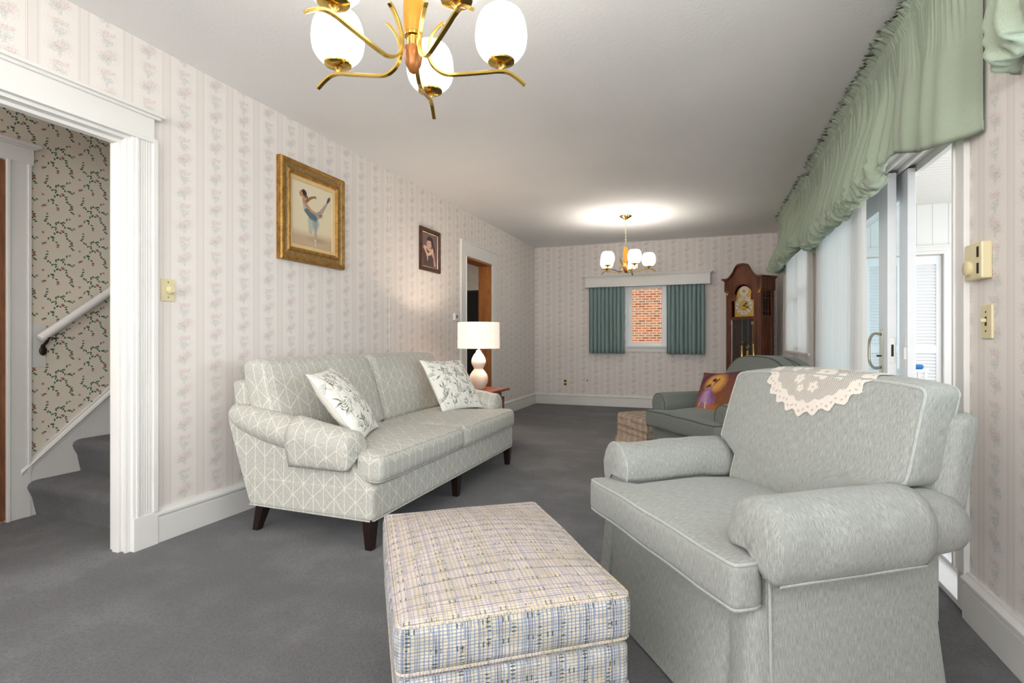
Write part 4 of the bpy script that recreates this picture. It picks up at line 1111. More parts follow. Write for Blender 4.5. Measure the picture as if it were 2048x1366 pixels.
def armchair(name, label, loc, F, PF, arched, cover, group=None):
    pr = 0.0055
    r = thing(name, label, 'armchair', loc, CR, group)
    # body with flared skirt
    rows = []
    zs = [0.352, 0.34, 0.30, 0.25, 0.20, 0.15, 0.10, 0.05, 0.008]
    for i, z in enumerate(zs):
        t = (0.34 - z) / 0.34; fl = 0.030 * max(0, t) ** 1.3
        ins = 0.012 if i == 0 else 0
        pl = outline(0.405 + fl - ins, 0.055 - fl * 0.9 + ins, 0.66 + fl * 0.6 - ins, 0.03, 0.05 * sm(0.10, 0.6, t), 0)
        rows.append([(x + 0.004 * nz(x * 6, z * 5, 2) * t, y + 0.006 * nz(x * 5 + 4, z * 4, 7) * t, z) for x, y in pl])
    K = len(rows[0])
    per = [0]
    for a, b in zip(rows[4], rows[4][1:] + rows[4][:1]): per.append(per[-1] + math.hypot(b[0] - a[0], b[1] - a[1]))
    mb = MB().loft(rows, True, True, lambda i, j: (per[j], zs[i])); part('skirted_body', mb, F, r, auto=50)
    for s in (-1, 1):
        # arm post beneath the roll
        rows = []
        for z, w0 in ((0.24, 0.044), (0.36, 0.044), (0.42, 0.044), (0.50, 0.04)):
            xc = s * 0.358
            rows.append([(xc - w0, 0.105, z), (xc + w0, 0.105, z), (xc + w0 + 0.004, 0.12, z), (xc + w0 + 0.004, 0.658, z), (xc - w0, 0.658, z)])
        post = part('arm_post', MB().loft(rows), F, r, auto=35, bevel=0.006)
        part('piping', MB().tube([(s * 0.358 + 0.056 * q, 0.106, 0.14 if q == s else 0.30) if k == 0 else (s * 0.358 + 0.052 * q, 0.104, 0.42) for q in (s,) for k in (0, 1)], 0.004, 6), PF, post)
        R = 0.090
        st = [(0.088, 0.375, 0.507, R * 0.60), (0.091, 0.375, 0.507, R * 0.86), (0.100, 0.375, 0.507, R * 0.97), (0.12, 0.376, 0.508, R), (0.25, 0.378, 0.510, R), (0.40, 0.380, 0.511, R * 1.0), (0.55, 0.382, 0.510, R * 0.98), (0.64, 0.384, 0.508, R * 0.96), (0.69, 0.384, 0.504, R * 0.88), (0.70, 0.384, 0.50, R * 0.7)]
        st = [(y, s * x, z, q) for y, x, z, q in st]
        arm = part('arm', arm_roll(st), F, r, auto=60)
        mb = MB().tube([(s * 0.375 + R * 0.93 * math.cos(2 * PI * k / 30), 0.094, 0.507 + R * 0.93 * math.sin(2 * PI * k / 30)) for k in range(30)], 0.0035, 6, closed=True)
        part('piping', mb, PF, arm)
        if cover:
            cv = [(0.100 + k * 0.028, s * (0.3755 + 0.0002 * k), 0.508 + 0.0002 * k, R + 0.001) for k in range(17)]
            mb, rows = sleeve(cv, s, 0.425, 0.42, True, 22, -0.026, 0.010)
            sl_ = solid(part('arm_cover', mb, F, arm, auto=60, weld=False), 0.005, 1)
            hem = [rows[i][-1] for i in range(5, len(rows))]
            part('hem', MB().tube([(p[0] + s * 0.004, p[1], p[2]) for p in hem], 0.0055, 6), PF, arm, weld=False)
            fr = [Vector(rows[4][j]) + Vector((0, 0.002, 0)) for j in range(0, len(rows[4]) - 1)]
            part('hem', MB().tube(fr, 0.003, 6), PF, arm, weld=False)
    # seat cushion, T shaped
    def fs(p):
        k = 1 - sm(0.075, 0.125, p.y); lim = 0.285 + 0.130 * k; x = p.x; s = 1 if x > 0 else -1
        if abs(x) > 0.2: x = s * (0.2 + (abs(x) - 0.2) * (lim - 0.2) / 0.215)
        return Vector((x, p.y, p.z + 0.008 * nz(p.x * 4, p.y * 4, 5)))
    cushion('seat_cushion', r, F, PF, (0, 0.285, 0.412), (0.83, 0.57, 0.118), 0.022, (0, 0.008, 0.034), fs, 2, 26, pr)
    def fx(p, wid):      # narrow between the arms, wide above them
        k = sm(0.555, 0.615, p.z); lim = 0.275 + (wid - 0.03 - 0.275) * k; s = 1 if p.x > 0 else -1; x = p.x
        x = s * abs(x) * lim / wid
        return x
    if not arched:
        fb = lambda p: Vector((fx(p, 0.415) + 0.006 * nz(p.y * 5, p.z * 5, 1), p.y + (p.z - 0.45) * 0.30 + 0.010 * nz(p.x * 4, p.z * 4, 3), p.z + 0.008 * nz(p.x * 4, 1, 1) * sm(0.7, 0.88, p.z) - 0.018 * (abs(p.x) / 0.415) ** 3 * sm(0.7, 0.88, p.z)))
        bc = cushion('back_cushion', r, F, PF, (0.004, 0.578, 0.672), (0.83, 0.135, 0.43), 0.03, (0, 0.035, 0.012), fb, 1, 22, pr)
        ff = lambda p: Vector((p.x * (1 - 0.02 * sm(0.5, 0.8, p.z)), p.y + (p.z - 0.42) * 0.27, p.z))
        part('back_panel', MB().box(-0.395, 0.395, 0.60, 0.656, 0.30, 0.50), F, r, smooth=False, bevel=0.01)
        part('back_frame', MB().soft((0, 0.675, 0.625), (0.84, 0.10, 0.34), 0.035, (0, 0.008, 0), 12, ff), F, r)
    else:
        def arch(p, wid, drop):
            t = min(1, abs(p.x) / wid); return p.z - drop * (t ** 3.4) * sm(0.50, 0.88, p.z)
        fb = lambda p: Vector((fx(Vector((p.x, p.y, arch(p, 0.40, 0.22))), 0.40), p.y + (p.z - 0.45) * 0.30, arch(p, 0.40, 0.22)))
        bc = cushion('back_cushion', r, F, PF, (0, 0.578, 0.665), (0.80, 0.12, 0.44), 0.03, (0, 0.03, 0.0), fb, 1, 22, pr)
        ff = lambda p: Vector((p.x, p.y + (p.z - 0.32) * 0.29, arch(p, 0.43, 0.22)))
        fr = part('back_frame', MB().soft((0, 0.655, 0.595), (0.86, 0.10, 0.575), 0.035, (0, 0.008, 0), 18, ff), F, r)
        part('piping', piping(MB(), (0, 0.655, 0.595), (0.86, 0.10, 0.575), 0.035, (0, 0.008, 0), ff, 1, 0.004, (-1,)), PF, fr, weld=False)
    return r, bc
near, near_back = armchair('armchair', 'large pale sage linen armchair in the foreground with rolled arms', (-0.1855, 1.67, 0), 'sage_linen', 'sage_piping', False, True)
far, far_back = armchair('armchair', 'darker grey-green armchair with arched back behind the pale one', (-0.205, 3.775, 0), 'olive_chenille', 'olive_piping', True, False)

# lace doily draped over the pale chair's back
def doily():
    r = near
    dg = [Vector(v.co) for v in near_back.data.vertices]; fc = [tuple(p.vertices) for p in near_back.data.polygons]
    bvh = BVHTree.FromPolygons(dg, fc)
    Nu, Nv = 150, 90; W_ = 0.23; up = 0.04; dn = 0.245
    cx = 0.02
    def column(x):
        pts = []
        for k in range(90):
            h = bvh.ray_cast(Vector((x, 0.2, 0.60 + 0.275 * k / 89)), Vector((0, 1, 0)))
            if h[0] is not None: pts.append(h[0] + h[1] * 0.0035)
        y0 = pts[-1].y + 0.004
        for k in range(50):
            h = bvh.ray_cast(Vector((x, y0 + 0.10 * k / 49, 1.3)), Vector((0, 0, -1)))
            if h[0] is not None and h[0].z > 0.83: pts.append(h[0] + h[1] * 0.0035)
        # drop reversals, measure arc length from the highest point
        top = max(range(len(pts)), key=lambda i: pts[i].z); s_ = [0] * len(pts)
        for i in range(top - 1, -1, -1): s_[i] = s_[i + 1] - (pts[i] - pts[i + 1]).length
        for i in range(top + 1, len(pts)): s_[i] = s_[i - 1] + (pts[i] - pts[i - 1]).length
        return pts, s_
    def at(col, s):
        pts, ss = col
        for i in range(len(ss) - 1):
            if ss[i] <= s <= ss[i + 1]:
                t = (s - ss[i]) / max(1e-9, ss[i + 1] - ss[i]); return pts[i].lerp(pts[i + 1], t)
        return None
    cols = [column(cx - W_ + 2 * W_ * i / (Nu - 1)) for i in range(Nu)]
    verts = {}; mb = MB(); sol = []
    def inside(u, s):
        a = math.atan2(s - 0.012, u); rr_ = math.hypot(u / W_, (s - 0.012) / (dn if s < 0.012 else up)); sc = 1 - 0.035 - 0.035 * math.cos(a * 26) * 1.0 + 0.012 * math.sin(a * 7)
        return rr_ / sc
    def flower(u, s):
        m_ = 0
        for (fx_, fy, R_) in ((-0.05, -0.10, 0.022), (0.03, -0.055, 0.042), (-0.10, -0.05, 0.020), (0.02, -0.125, 0.022), (-0.03, -0.135, 0.016), (0.10, -0.07, 0.020), (-0.06, -0.04, 0.018)):
            d = math.hypot(u - fx_, s - fy); a = math.atan2(s - fy, u - fx_)
            if R_ * 0.16 < d < R_ * (0.62 + 0.38 * abs(math.cos(a * 2.5))): m_ = 1
        return m_
    idx = {}
    for j in range(Nv):
        s = -dn + (dn + up) * j / (Nv - 1)
        for i in range(Nu):
            u = -W_ + 2 * W_ * i / (Nu - 1)
            if inside(u, s) < 1.0:
                p = at(cols[i], s)
                if p is not None: idx[(i, j)] = len(mb.v); mb.v.append(p); q = inside(u, s); a = math.atan2(s - 0.012, u); sol.append(1.0 if (q > 0.80 + 0.05 * math.cos(a * 26) or flower(u, s)) and not (0.90 < q < 0.925 and math.sin(a * 78) > 0.3) else 0.0)
    for j in range(Nv - 1):
        for i in range(Nu - 1):
            ks = [(i, j), (i + 1, j), (i + 1, j + 1), (i, j + 1)]
            if all(k in idx for k in ks): mb.face([idx[k] for k in ks], [(2 * W_ * k[0] / (Nu - 1), (dn + up) * k[1] / (Nv - 1)) for k in ks])
    w_ = near.rotation_euler.z
    mb.fn(lambda p: Vector((near.location.x + p.x * math.cos(w_) - p.y * math.sin(w_), near.location.y + p.x * math.sin(w_) + p.y * math.cos(w_), p.z)))
    o = part('lace_doily', mb, 'lace', None, auto=80, weld=False)
    at_ = o.data.attributes.new('solid', 'FLOAT', 'POINT'); at_.data.foreach_set('value', np.array(sol, dtype=np.float32))
    tag(o, 'cream lace doily draped over the back of the pale armchair', 'doily')
doily()

# pillow with a painted dancer on the far chair
def dancer_pillow(N_):
    W_ = 0.42
    def bgf(X, Y):
        t = np.clip(Y / W_, 0, 1)[..., None]; s = np.clip(X / W_, 0, 1)[..., None]; c = rgbl(150, 96, 52) * (1 - t) + rgbl(120, 72, 74) * t; return c * (1 - 0.3 * s)
    sh = [('ell', (214, 156, 84), 0.05, 0.9, (0.23, 0.30, 0.10, 0.09, 0.5)), ('ell', (176, 110, 56), 0.04, 0.8, (0.18, 0.06, 0.16, 0.05, 0)),
          ('poly', (150, 108, 148), 0.03, 0.95, [(0.06, 0.14), (0.14, 0.24), (0.22, 0.25), (0.27, 0.12), (0.20, 0.08), (0.10, 0.09)]),
          ('poly', (186, 154, 184), 0.02, 0.7, [(0.10, 0.13), (0.16, 0.22), (0.20, 0.22), (0.20, 0.11)]), ('poly', (126, 84, 130), 0.02, 0.7, [(0.22, 0.22), (0.29, 0.15), (0.24, 0.10)]),
          ('cap', (74, 44, 40), 0.01, 0.9, [(0.16, 0.26, 0.012), (0.21, 0.27, 0.016), (0.26, 0.33, 0.008)]), ('cap', (220, 178, 140), 0.006, 0.9, [(0.21, 0.27, 0.010), (0.24, 0.34, 0.006)]),
          ('ell', (70, 42, 34), 0.01, 1, (0.22, 0.32, 0.018, 0.02, 0)), ('cap', (214, 176, 140), 0.006, 0.8, [(0.10, 0.12, 0.008), (0.06, 0.03, 0.005)]), ('cap', (226, 190, 150), 0.006, 0.8, [(0.18, 0.11, 0.008), (0.17, 0.02, 0.005)]), ('cap', (90, 50, 66), 0.03, 0.6, [(0.0, 0.2, 0.03), (0.14, 0.42, 0.03)])]
    return paint(W_, W_, (N_ - 1) / W_ + 1e-6, bgf, sh)[:N_, :N_]
flat('pillow_brown_edge', rgb(110, 66, 44), 0.9)
cdir = (math.cos(math.radians(215.9)), math.sin(math.radians(215.9)))
finish_pillow(pillow('throw_pillow', 'brown and gold pillow painted with a dancer in a purple skirt', 0.36, 0.13, dancer_pillow, (0.06, 4.065, 0.60), math.radians(222), 0.42, 0.10, 5, None, back=(110, 66, 44)), 'pillow_brown_edge')

# ------------------------------------------------------------------ ottomans
r = thing('ottoman', 'large plaid ottoman in blue, green and cream at the front of the room', 'ottoman', (-0.599, 1.388, 0), CR)
sx_, sy_ = 0.745, 0.545
f0 = lambda p: Vector((p.x, p.y, p.z + 0.005 * nz(p.x * 4, p.y * 4, 9)))
o = part('cushion', MB().soft((0, 0, 0.352), (sx_, sy_, 0.112), 0.026, (0.006, 0.006, 0.034), 18, f0), ['plaid_fabric', 'plaid_side_fabric'], r, auto=60)
for pl in o.data.polygons:
    if abs(pl.normal.z) < 0.72: pl.material_index = 1
part('piping', piping(MB(), (0, 0, 0.352), (sx_, sy_, 0.112), 0.026, (0.006, 0.006, 0.034), f0, 2, 0.005), 'plaid_fabric', o, weld=False)
part('base', MB().soft((0, 0, 0.2425), (sx_ - 0.012, sy_ - 0.012, 0.107), 0.02, (0, 0, 0), 12), 'plaid_side_fabric', r, auto=60)
part('welt', piping(MB(), (0, 0, 0.2425), (sx_ - 0.008, sy_ - 0.008, 0.107), 0.016, (0, 0, 0), None, 2, 0.005, (-1,)), 'plaid_fabric', r, weld=False)
for a in (-1, 1):
    for b in (-1, 1): part('leg', MB().taper(a * (sx_ / 2 - 0.06), b * (sy_ / 2 - 0.06), 0, 0.192, 0.034, 0.034, 0.055, 0.055, a * 0.01, b * 0.01), 'ottoman_leg_wood', r, smooth=False, bevel=0.003)
r = thing('ottoman', 'small skirted tan plaid ottoman beside the darker armchair', 'ottoman', (-0.385, 4.575, 0), CR)
o = part('cushion', MB().soft((0, 0, 0.312), (0.50, 0.52, 0.115), 0.025, (0.004, 0.004, 0.02), 14), 'plaid_tan_fabric', r, auto=60)
part('piping', piping(MB(), (0, 0, 0.312), (0.50, 0.52, 0.115), 0.025, (0.004, 0.004, 0.02), None, 2, 0.004), 'plaid_tan_fabric', o, weld=False)
rows = []
for z, q in ((0.256, 0.0), (0.20, 0.0), (0.17, 0.004), (0.165, 0.012), (0.10, 0.022), (0.008, 0.034)):
    row = []
    for k in range(64):
        a = 2 * PI * k / 64; ca, sa = math.cos(a), math.sin(a); m_ = 1 / max(abs(ca), abs(sa)); row.append(((0.248 + q) * ca * m_ * (1 - 0.01 * (m_ - 1)), (0.258 + q) * sa * m_, z))
    rows.append(row)
part('skirt', MB().loft(rows), 'plaid_tan_fabric', r, auto=50)

# ------------------------------------------------------------------ side table and lamp
r = thing('side_table', 'small reddish wooden side table at the far end of the sofa', 'side table', (-2.08, 4.34, 0))
part('tabletop', MB().box(-2.46, -1.735, 4.06, 4.62, 0.528, 0.55), 'table_wood', r, smooth=False, bevel=0.005, world=True)
part('apron', MB().box(-2.40, -1.80, 4.11, 4.57, 0.47, 0.528), 'table_wood', r, smooth=False, bevel=0.003, world=True)
for a in (-2.40, -1.80):
    for b in (4.115, 4.57): part('leg', MB().taper(a, b, 0, 0.47, 0.026, 0.026, 0.042, 0.042), 'table_wood', r, smooth=False, bevel=0.003, world=True)
r = thing('table_lamp', 'white ribbed double-gourd ceramic lamp with drum shade on the side table', 'lamp', (-1.95, 4.38, 0.551))
pf = [(0.050, 0.0), (0.058, 0.004), (0.064, 0.02), (0.082, 0.055), (0.087, 0.085), (0.080, 0.125), (0.060, 0.158), (0.046, 0.176), (0.043, 0.186), (0.048, 0.198), (0.062, 0.225), (0.066, 0.250), (0.060, 0.280), (0.042, 0.312), (0.028, 0.330), (0.023, 0.342), (0.022, 0.350)]
pf = [(p.x, p.y) for p in catmull([(a, b, 0) for a, b in pf], 5)]
part('base', MB().lathe(pf, (0, 0, 0), 40, True, True), 'ceramic', r, auto=80)
part('stem', MB().lathe([(0.010, 0.350), (0.010, 0.372), (0.006, 0.374), (0.006, 0.44)], (0, 0, 0), 12, True, True), 'silver', r)
part('bulb', MB().lathe([(0.012, 0.44), (0.014, 0.455), (0.028, 0.49), (0.030, 0.51), (0.020, 0.535), (0.004, 0.545)], (0, 0, 0), 16, True, True), 'opal_glass', r)
part('shade', MB().lathe([(0.192, 0.368), (0.190, 0.604), (0.187, 0.604), (0.189, 0.368), (0.192, 0.368)], (0, 0, 0), 56), 'lamp_shade_cloth', r, auto=50)
mb = MB()
for k in range(3): a = k * 2 * PI / 3; mb.tube([(0.006 * math.cos(a), 0.006 * math.sin(a), 0.59), (0.186 * math.cos(a), 0.186 * math.sin(a), 0.597)], 0.002, 6)
mb.tube([(0.188 * math.cos(k / 40 * 2 * PI), 0.188 * math.sin(k / 40 * 2 * PI), 0.598) for k in range(40)], 0.002, 6, closed=True)
part('shade_ring', mb, 'silver', r, weld=False)
def lamp(name, loc, power, col, rad, parent=None):
    l = bpy.data.lights.new(name, 'POINT'); l.energy = power; l.color = col; l.shadow_soft_size = rad; o = bpy.data.objects.new(name, l); C.objects.link(o); o.location = loc
    if parent: o.parent = parent
    return o
lamp('lamp_bulb_light', (0.10, 0, 0.50), 5.0, (1.0, 0.88, 0.74), 0.03, r)
lamp('lamp_bulb_light', (-0.10, 0, 0.50), 5.0, (1.0, 0.88, 0.74), 0.03, r)

# ------------------------------------------------------------------ chandeliers
def arm_path():
    return [(p.x, p.y) for p in catmull([(0.088, 0.162, 0), (0.074, 0.150, 0), (0.055, 0.122, 0), (0.043, 0.088, 0), (0.044, 0.055, 0), (0.062, 0.026, 0), (0.095, 0.012, 0), (0.14, 0.018, 0), (0.21, 0.033, 0), (0.255, 0.043, 0), (0.285, 0.043, 0), (0.31, 0.032, 0), (0.338, 0.012, 0)], 6)]
def build_chandelier(label, loc, rot, group, power):
    # origin at the tip of the bottom finial
    r = thing('chandelier', label, 'chandelier', loc, rot, group)
    part('finial', MB().lathe([(0.003, 0.0), (0.012, 0.006), (0.022, 0.026), (0.0265, 0.052), (0.026, 0.074), (0.020, 0.078)], (0, 0, 0), 28, True, True), 'amber_dark', r, auto=60)
    part('collar', MB().lathe([(0.018, 0.076), (0.018, 0.104), (0.026, 0.106), (0.026, 0.114), (0.021, 0.116)], (0, 0, 0), 28, True, True), 'brass', r, auto=40)
    part('stem', MB().lathe([(p.x, p.y) for p in catmull([(0.026, 0.115, 0), (0.0285, 0.15, 0), (0.029, 0.20, 0), (0.026, 0.26, 0), (0.018, 0.295, 0), (0.010, 0.30, 0)], 5)], (0, 0, 0), 28, True, True), 'amber_wood', r, auto=60)
    part('loop', MB().tube([(0.010 * math.cos(k / 14 * 2 * PI), 0, 0.312 + 0.013 * math.sin(k / 14 * 2 * PI)) for k in range(14)], 0.0022, 6, closed=True).lathe([(0.008, 0.296), (0.008, 0.302), (0.003, 0.305)], (0, 0, 0), 12, True, True), 'brass', r)
    topz = CE - loc[2]
    can = part('canopy', MB().lathe([(0.006, topz - 0.045), (0.014, topz - 0.042), (0.030, topz - 0.030), (0.062, topz - 0.014), (0.072, topz - 0.006), (0.073, topz - 0.001)], (0, 0, 0), 36, True, True), 'brass', r, auto=60)
    mb = MB(); z = 0.335; k = 0
    while z < topz - 0.05:
        pts = []
        for q in range(14):
            a = q / 14 * 2 * PI; x = 0.0075 * math.cos(a); zz = z + 0.0145 * math.sin(a); pts.append((x, 0, zz) if k % 2 else (0, x, zz))
        mb.tube(pts, 0.0017, 5, closed=True); z += 0.0235; k += 1
    part('chain', mb, 'brass_bright', r, weld=False)
    ap = arm_path()
    def local(mb_, a): return mb_.fn(lambda p: Vector((p.x * math.cos(a) - p.y * math.sin(a), p.x * math.sin(a) + p.y * math.cos(a), p.z)))
    for k in range(5):
        a = 2 * PI * k / 5; cx, cz = 0.262, 0.045
        arm = part('arm', local(MB().ribbon(ap, 0.0125, 0.0078), a), 'brass', r, auto=50, bevel=0.0008, seg=1)
        part('socket', local(MB().lathe([(0.006, cz), (0.006, cz + 0.006), (0.014, cz + 0.016), (0.010, cz + 0.019), (0.030, cz + 0.022), (0.040, cz + 0.026), (0.041, cz + 0.030), (0.036, cz + 0.034), (0.030, cz + 0.036), (0.020, cz + 0.045)], (cx, 0, 0), 28, True, True), a), 'brass', arm, auto=45)
        g = [(0.033, cz + 0.034), (0.054, cz + 0.042), (0.071, cz + 0.064), (0.0775, cz + 0.090), (0.0775, cz + 0.118), (0.072, cz + 0.148), (0.062, cz + 0.170), (0.050, cz + 0.182)]
        g = [(p.x, p.y) for p in catmull([(x, y, 0) for x, y in g], 4)]; g2 = [(x - 0.003, y) for x, y in reversed(g)]
        part('glass_shade', local(MB().lathe(g + g2, (cx, 0, 0), 36), a), 'opal_glass', r, auto=70)
        lamp('bulb_light', (cx * math.cos(a), cx * math.sin(a), cz + 0.165), power, (1.0, 0.93, 0.84), 0.03, r)
    return r
build_chandelier('brass five-arm chandelier with glowing egg-shaped shades hanging close above the camera', (-0.795, 1.324, 1.766), math.radians(36.6), 'five-arm chandeliers', 2.8)
build_chandelier('brass five-arm chandelier hanging on its chain before the far window', (-0.895, 6.22, 1.775), math.radians(12), 'five-arm chandeliers', 3.5)

# ------------------------------------------------------------------ framed pictures on the left wall
def frame_rails(parent, steps, y0, y1, z0, z1, x0):
    # steps: (material, outer offset, inner offset, depth profile list of (offset, x))
    for mat, prof in steps:
        mb = MB(); rows = []
        for (o_, d_) in prof:
            rows.append([(x0 + d_, y0 + o_, z0 + o_), (x0 + d_, y1 - o_, z0 + o_), (x0 + d_, y1 - o_, z1 - o_), (x0 + d_, y0 + o_, z1 - o_)])
        mb.grid(rows, True); part({'gold_frame': 'frame_moulding', 'gold_green_frame': 'frame_cove', 'frame_liner': 'liner', 'picture_wood': 'frame_moulding', 'brass_bright': 'gilt_edge'}[mat], mb, mat, parent, smooth=False, world=True, weld=False)
X0 = LN + 0.004
r = thing('framed_painting', 'wide gold-framed painting of a ballerina balancing on one leg', 'painting', (LN, 2.915, 1.5))
fy0, fy1, fz0, fz1 = 2.595, 3.215, 1.512, 2.168
frame_rails(r, [('gold_frame', [(0.0, -0.002), (0.0, 0.030), (0.006, 0.040), (0.016, 0.042), (0.024, 0.036), (0.030, 0.034)]),
                ('gold_green_frame', [(0.030, 0.034), (0.036, 0.026), (0.048, 0.022), (0.060, 0.024), (0.066, 0.030)]),
                ('gold_frame', [(0.066, 0.030), (0.070, 0.036), (0.080, 0.036), (0.086, 0.028), (0.092, 0.022)]),
                ('frame_liner', [(0.092, 0.022), (0.096, 0.021), (0.116, 0.017), (0.119, 0.012)])], fy0, fy1, fz0, fz1, X0)
cw, ch = fy1 - fy0 - 0.238, fz1 - fz0 - 0.238
def ballet(X, Y):
    t = np.clip(Y / ch, 0, 1)[..., None]; u = np.clip(X / cw, 0, 1)[..., None]
    c = rgbl(222, 208, 172) * (1 - 0.5 * t) + rgbl(226, 218, 198) * 0.5 * t
    fl = np.clip((0.26 - t) / 0.12, 0, 1); c = c * (1 - fl * 0.7) + rgbl(178, 148, 122) * fl * 0.7
    n = (np.sin(X * 311 + Y * 97) * np.sin(Y * 523 - X * 71))[..., None] * 0.012
    return np.clip(c + n, 0, 1)
sk = (150, 104, 78); skl_ = (188, 144, 112); bl = (136, 158, 166); bd = (96, 116, 126); lg = (176, 160, 144)
k_ = cw / 0.38; 
def q(x, y): return (x * cw, y * ch)     # picture fractions, origin bottom left
def cap(c, pts, soft=0.003, al=1.0): return ('cap', c, soft, al, [(x * cw, y * ch, rr_ * cw) for x, y, rr_ in pts])
sh = [('ell', (160, 132, 108), 0.03, 0.6, (0.62 * cw, 0.13 * ch, 0.16 * cw, 0.03 * ch, 0)),
      cap(lg, [(0.66, 0.56, 0.045), (0.76, 0.66, 0.036), (0.86, 0.78, 0.022), (0.90, 0.83, 0.018)]), cap((96, 84, 84), [(0.885, 0.82, 0.022), (0.925, 0.87, 0.034), (0.945, 0.90, 0.020)]),
      ('poly', bl, 0.008, 0.55, [q(0.37, 0.46), q(0.60, 0.52), q(0.68, 0.40), q(0.60, 0.26), q(0.54, 0.33), q(0.46, 0.20), q(0.40, 0.23)]),
      ('poly', bl, 0.006, 0.85, [q(0.40, 0.50), q(0.62, 0.60), q(0.70, 0.62), q(0.70, 0.52), q(0.60, 0.45), q(0.44, 0.43)]),
      cap(lg, [(0.56, 0.46, 0.062), (0.57, 0.34, 0.042), (0.565, 0.26, 0.030), (0.575, 0.20, 0.034), (0.56, 0.12, 0.018)]),
      cap((206, 198, 186), [(0.562, 0.12, 0.024), (0.568, 0.06, 0.022), (0.57, 0.025, 0.012)]), cap((150, 140, 130), [(0.54, 0.09, 0.005), (0.59, 0.07, 0.005)]),
      ('poly', bl, 0.005, 0.55, [q(0.47, 0.46), q(0.64, 0.46), q(0.62, 0.34), q(0.56, 0.28), q(0.50, 0.34)]),
      ('poly', bd, 0.006, 1.0, [q(0.25, 0.66), q(0.36, 0.68), q(0.48, 0.58), q(0.62, 0.50), q(0.58, 0.43), q(0.42, 0.46), q(0.29, 0.55)]),
      ('poly', (176, 184, 186), 0.005, 0.9, [q(0.25, 0.68), q(0.33, 0.69), q(0.36, 0.64), q(0.31, 0.58), q(0.26, 0.60)]),
      cap(sk, [(0.34, 0.72, 0.034), (0.44, 0.79, 0.024), (0.53, 0.825, 0.018)]), cap(sk, [(0.53, 0.825, 0.014), (0.575, 0.845, 0.008)]), cap(sk, [(0.54, 0.82, 0.010), (0.60, 0.83, 0.006)]), cap(sk, [(0.55, 0.82, 0.008), (0.58, 0.80, 0.006)]),
      cap(skl_, [(0.33, 0.66, 0.036), (0.46, 0.585, 0.026), (0.63, 0.545, 0.022), (0.68, 0.545, 0.020)]), cap(sk, [(0.68, 0.55, 0.014), (0.75, 0.575, 0.006)]), cap(sk, [(0.68, 0.545, 0.012), (0.76, 0.55, 0.006)]), cap(sk, [(0.68, 0.54, 0.012), (0.73, 0.515, 0.006)]),
      cap(skl_, [(0.27, 0.78, 0.034), (0.28, 0.70, 0.036)]), ('ell', skl_, 0.003, 1, (0.225 * cw, 0.82 * ch, 0.058 * cw, 0.052 * ch, 0.2)), ('ell', (66, 46, 38), 0.004, 1, (0.285 * cw, 0.845 * ch, 0.066 * cw, 0.048 * ch, -0.5)), ('ell', (66, 46, 38), 0.003, 1, (0.335 * cw, 0.79 * ch, 0.04 * cw, 0.03 * ch, 0)),
      ('ell', skl_, 0.003, 1, (0.215 * cw, 0.81 * ch, 0.04 * cw, 0.042 * ch, 0.1)), ('ell', (90, 60, 46), 0.002, 0.9, (0.195 * cw, 0.825 * ch, 0.010 * cw, 0.006 * ch, 0)), ('ell', (150, 80, 66), 0.002, 0.8, (0.195 * cw, 0.785 * ch, 0.012 * cw, 0.005 * ch, 0)), ('cap', (196, 186, 182), 0.002, 0.9, [(0.33 * cw, 0.80 * ch, 0.008 * cw), (0.35 * cw, 0.77 * ch, 0.006 * cw)])]
img = paint(cw, ch, 520, ballet, sh)
picture_mesh('canvas', img, cw, ch, lambda u, v: (X0 + 0.0125, fy0 + 0.119 + u, fz0 + 0.119 + v), r)
part('backing', MB().box(LN + 0.001, LN + 0.010, fy0 + 0.01, fy1 - 0.01, fz0 + 0.01, fz1 - 0.01), 'picture_wood', r, smooth=False, world=True)

X0 = LW + 0.003
r = thing('framed_portrait', 'small dark wood framed portrait of a child hanging right of the ballerina painting', 'picture', (LW, 4.53, 1.65))
fy0, fy1, fz0, fz1 = 4.335, 4.725, 1.660, 2.072
frame_rails(r, [('picture_wood', [(0.0, -0.001), (0.0, 0.020), (0.008, 0.026), (0.018, 0.022), (0.030, 0.024), (0.036, 0.014), (0.040, 0.010)]), ('brass_bright', [(0.040, 0.010), (0.045, 0.009), (0.046, 0.006)])], fy0, fy1, fz0, fz1, X0)
cw, ch = fy1 - fy0 - 0.092, fz1 - fz0 - 0.092
def bg2(X, Y):
    t = np.clip(Y / ch, 0, 1)[..., None]; d = np.hypot(X / cw - 0.5, Y / ch - 0.55)[..., None]
    return (rgbl(112, 92, 92) * (1 - t) + rgbl(128, 110, 114) * t) * (1.15 - 0.5 * np.clip(d, 0, 1))
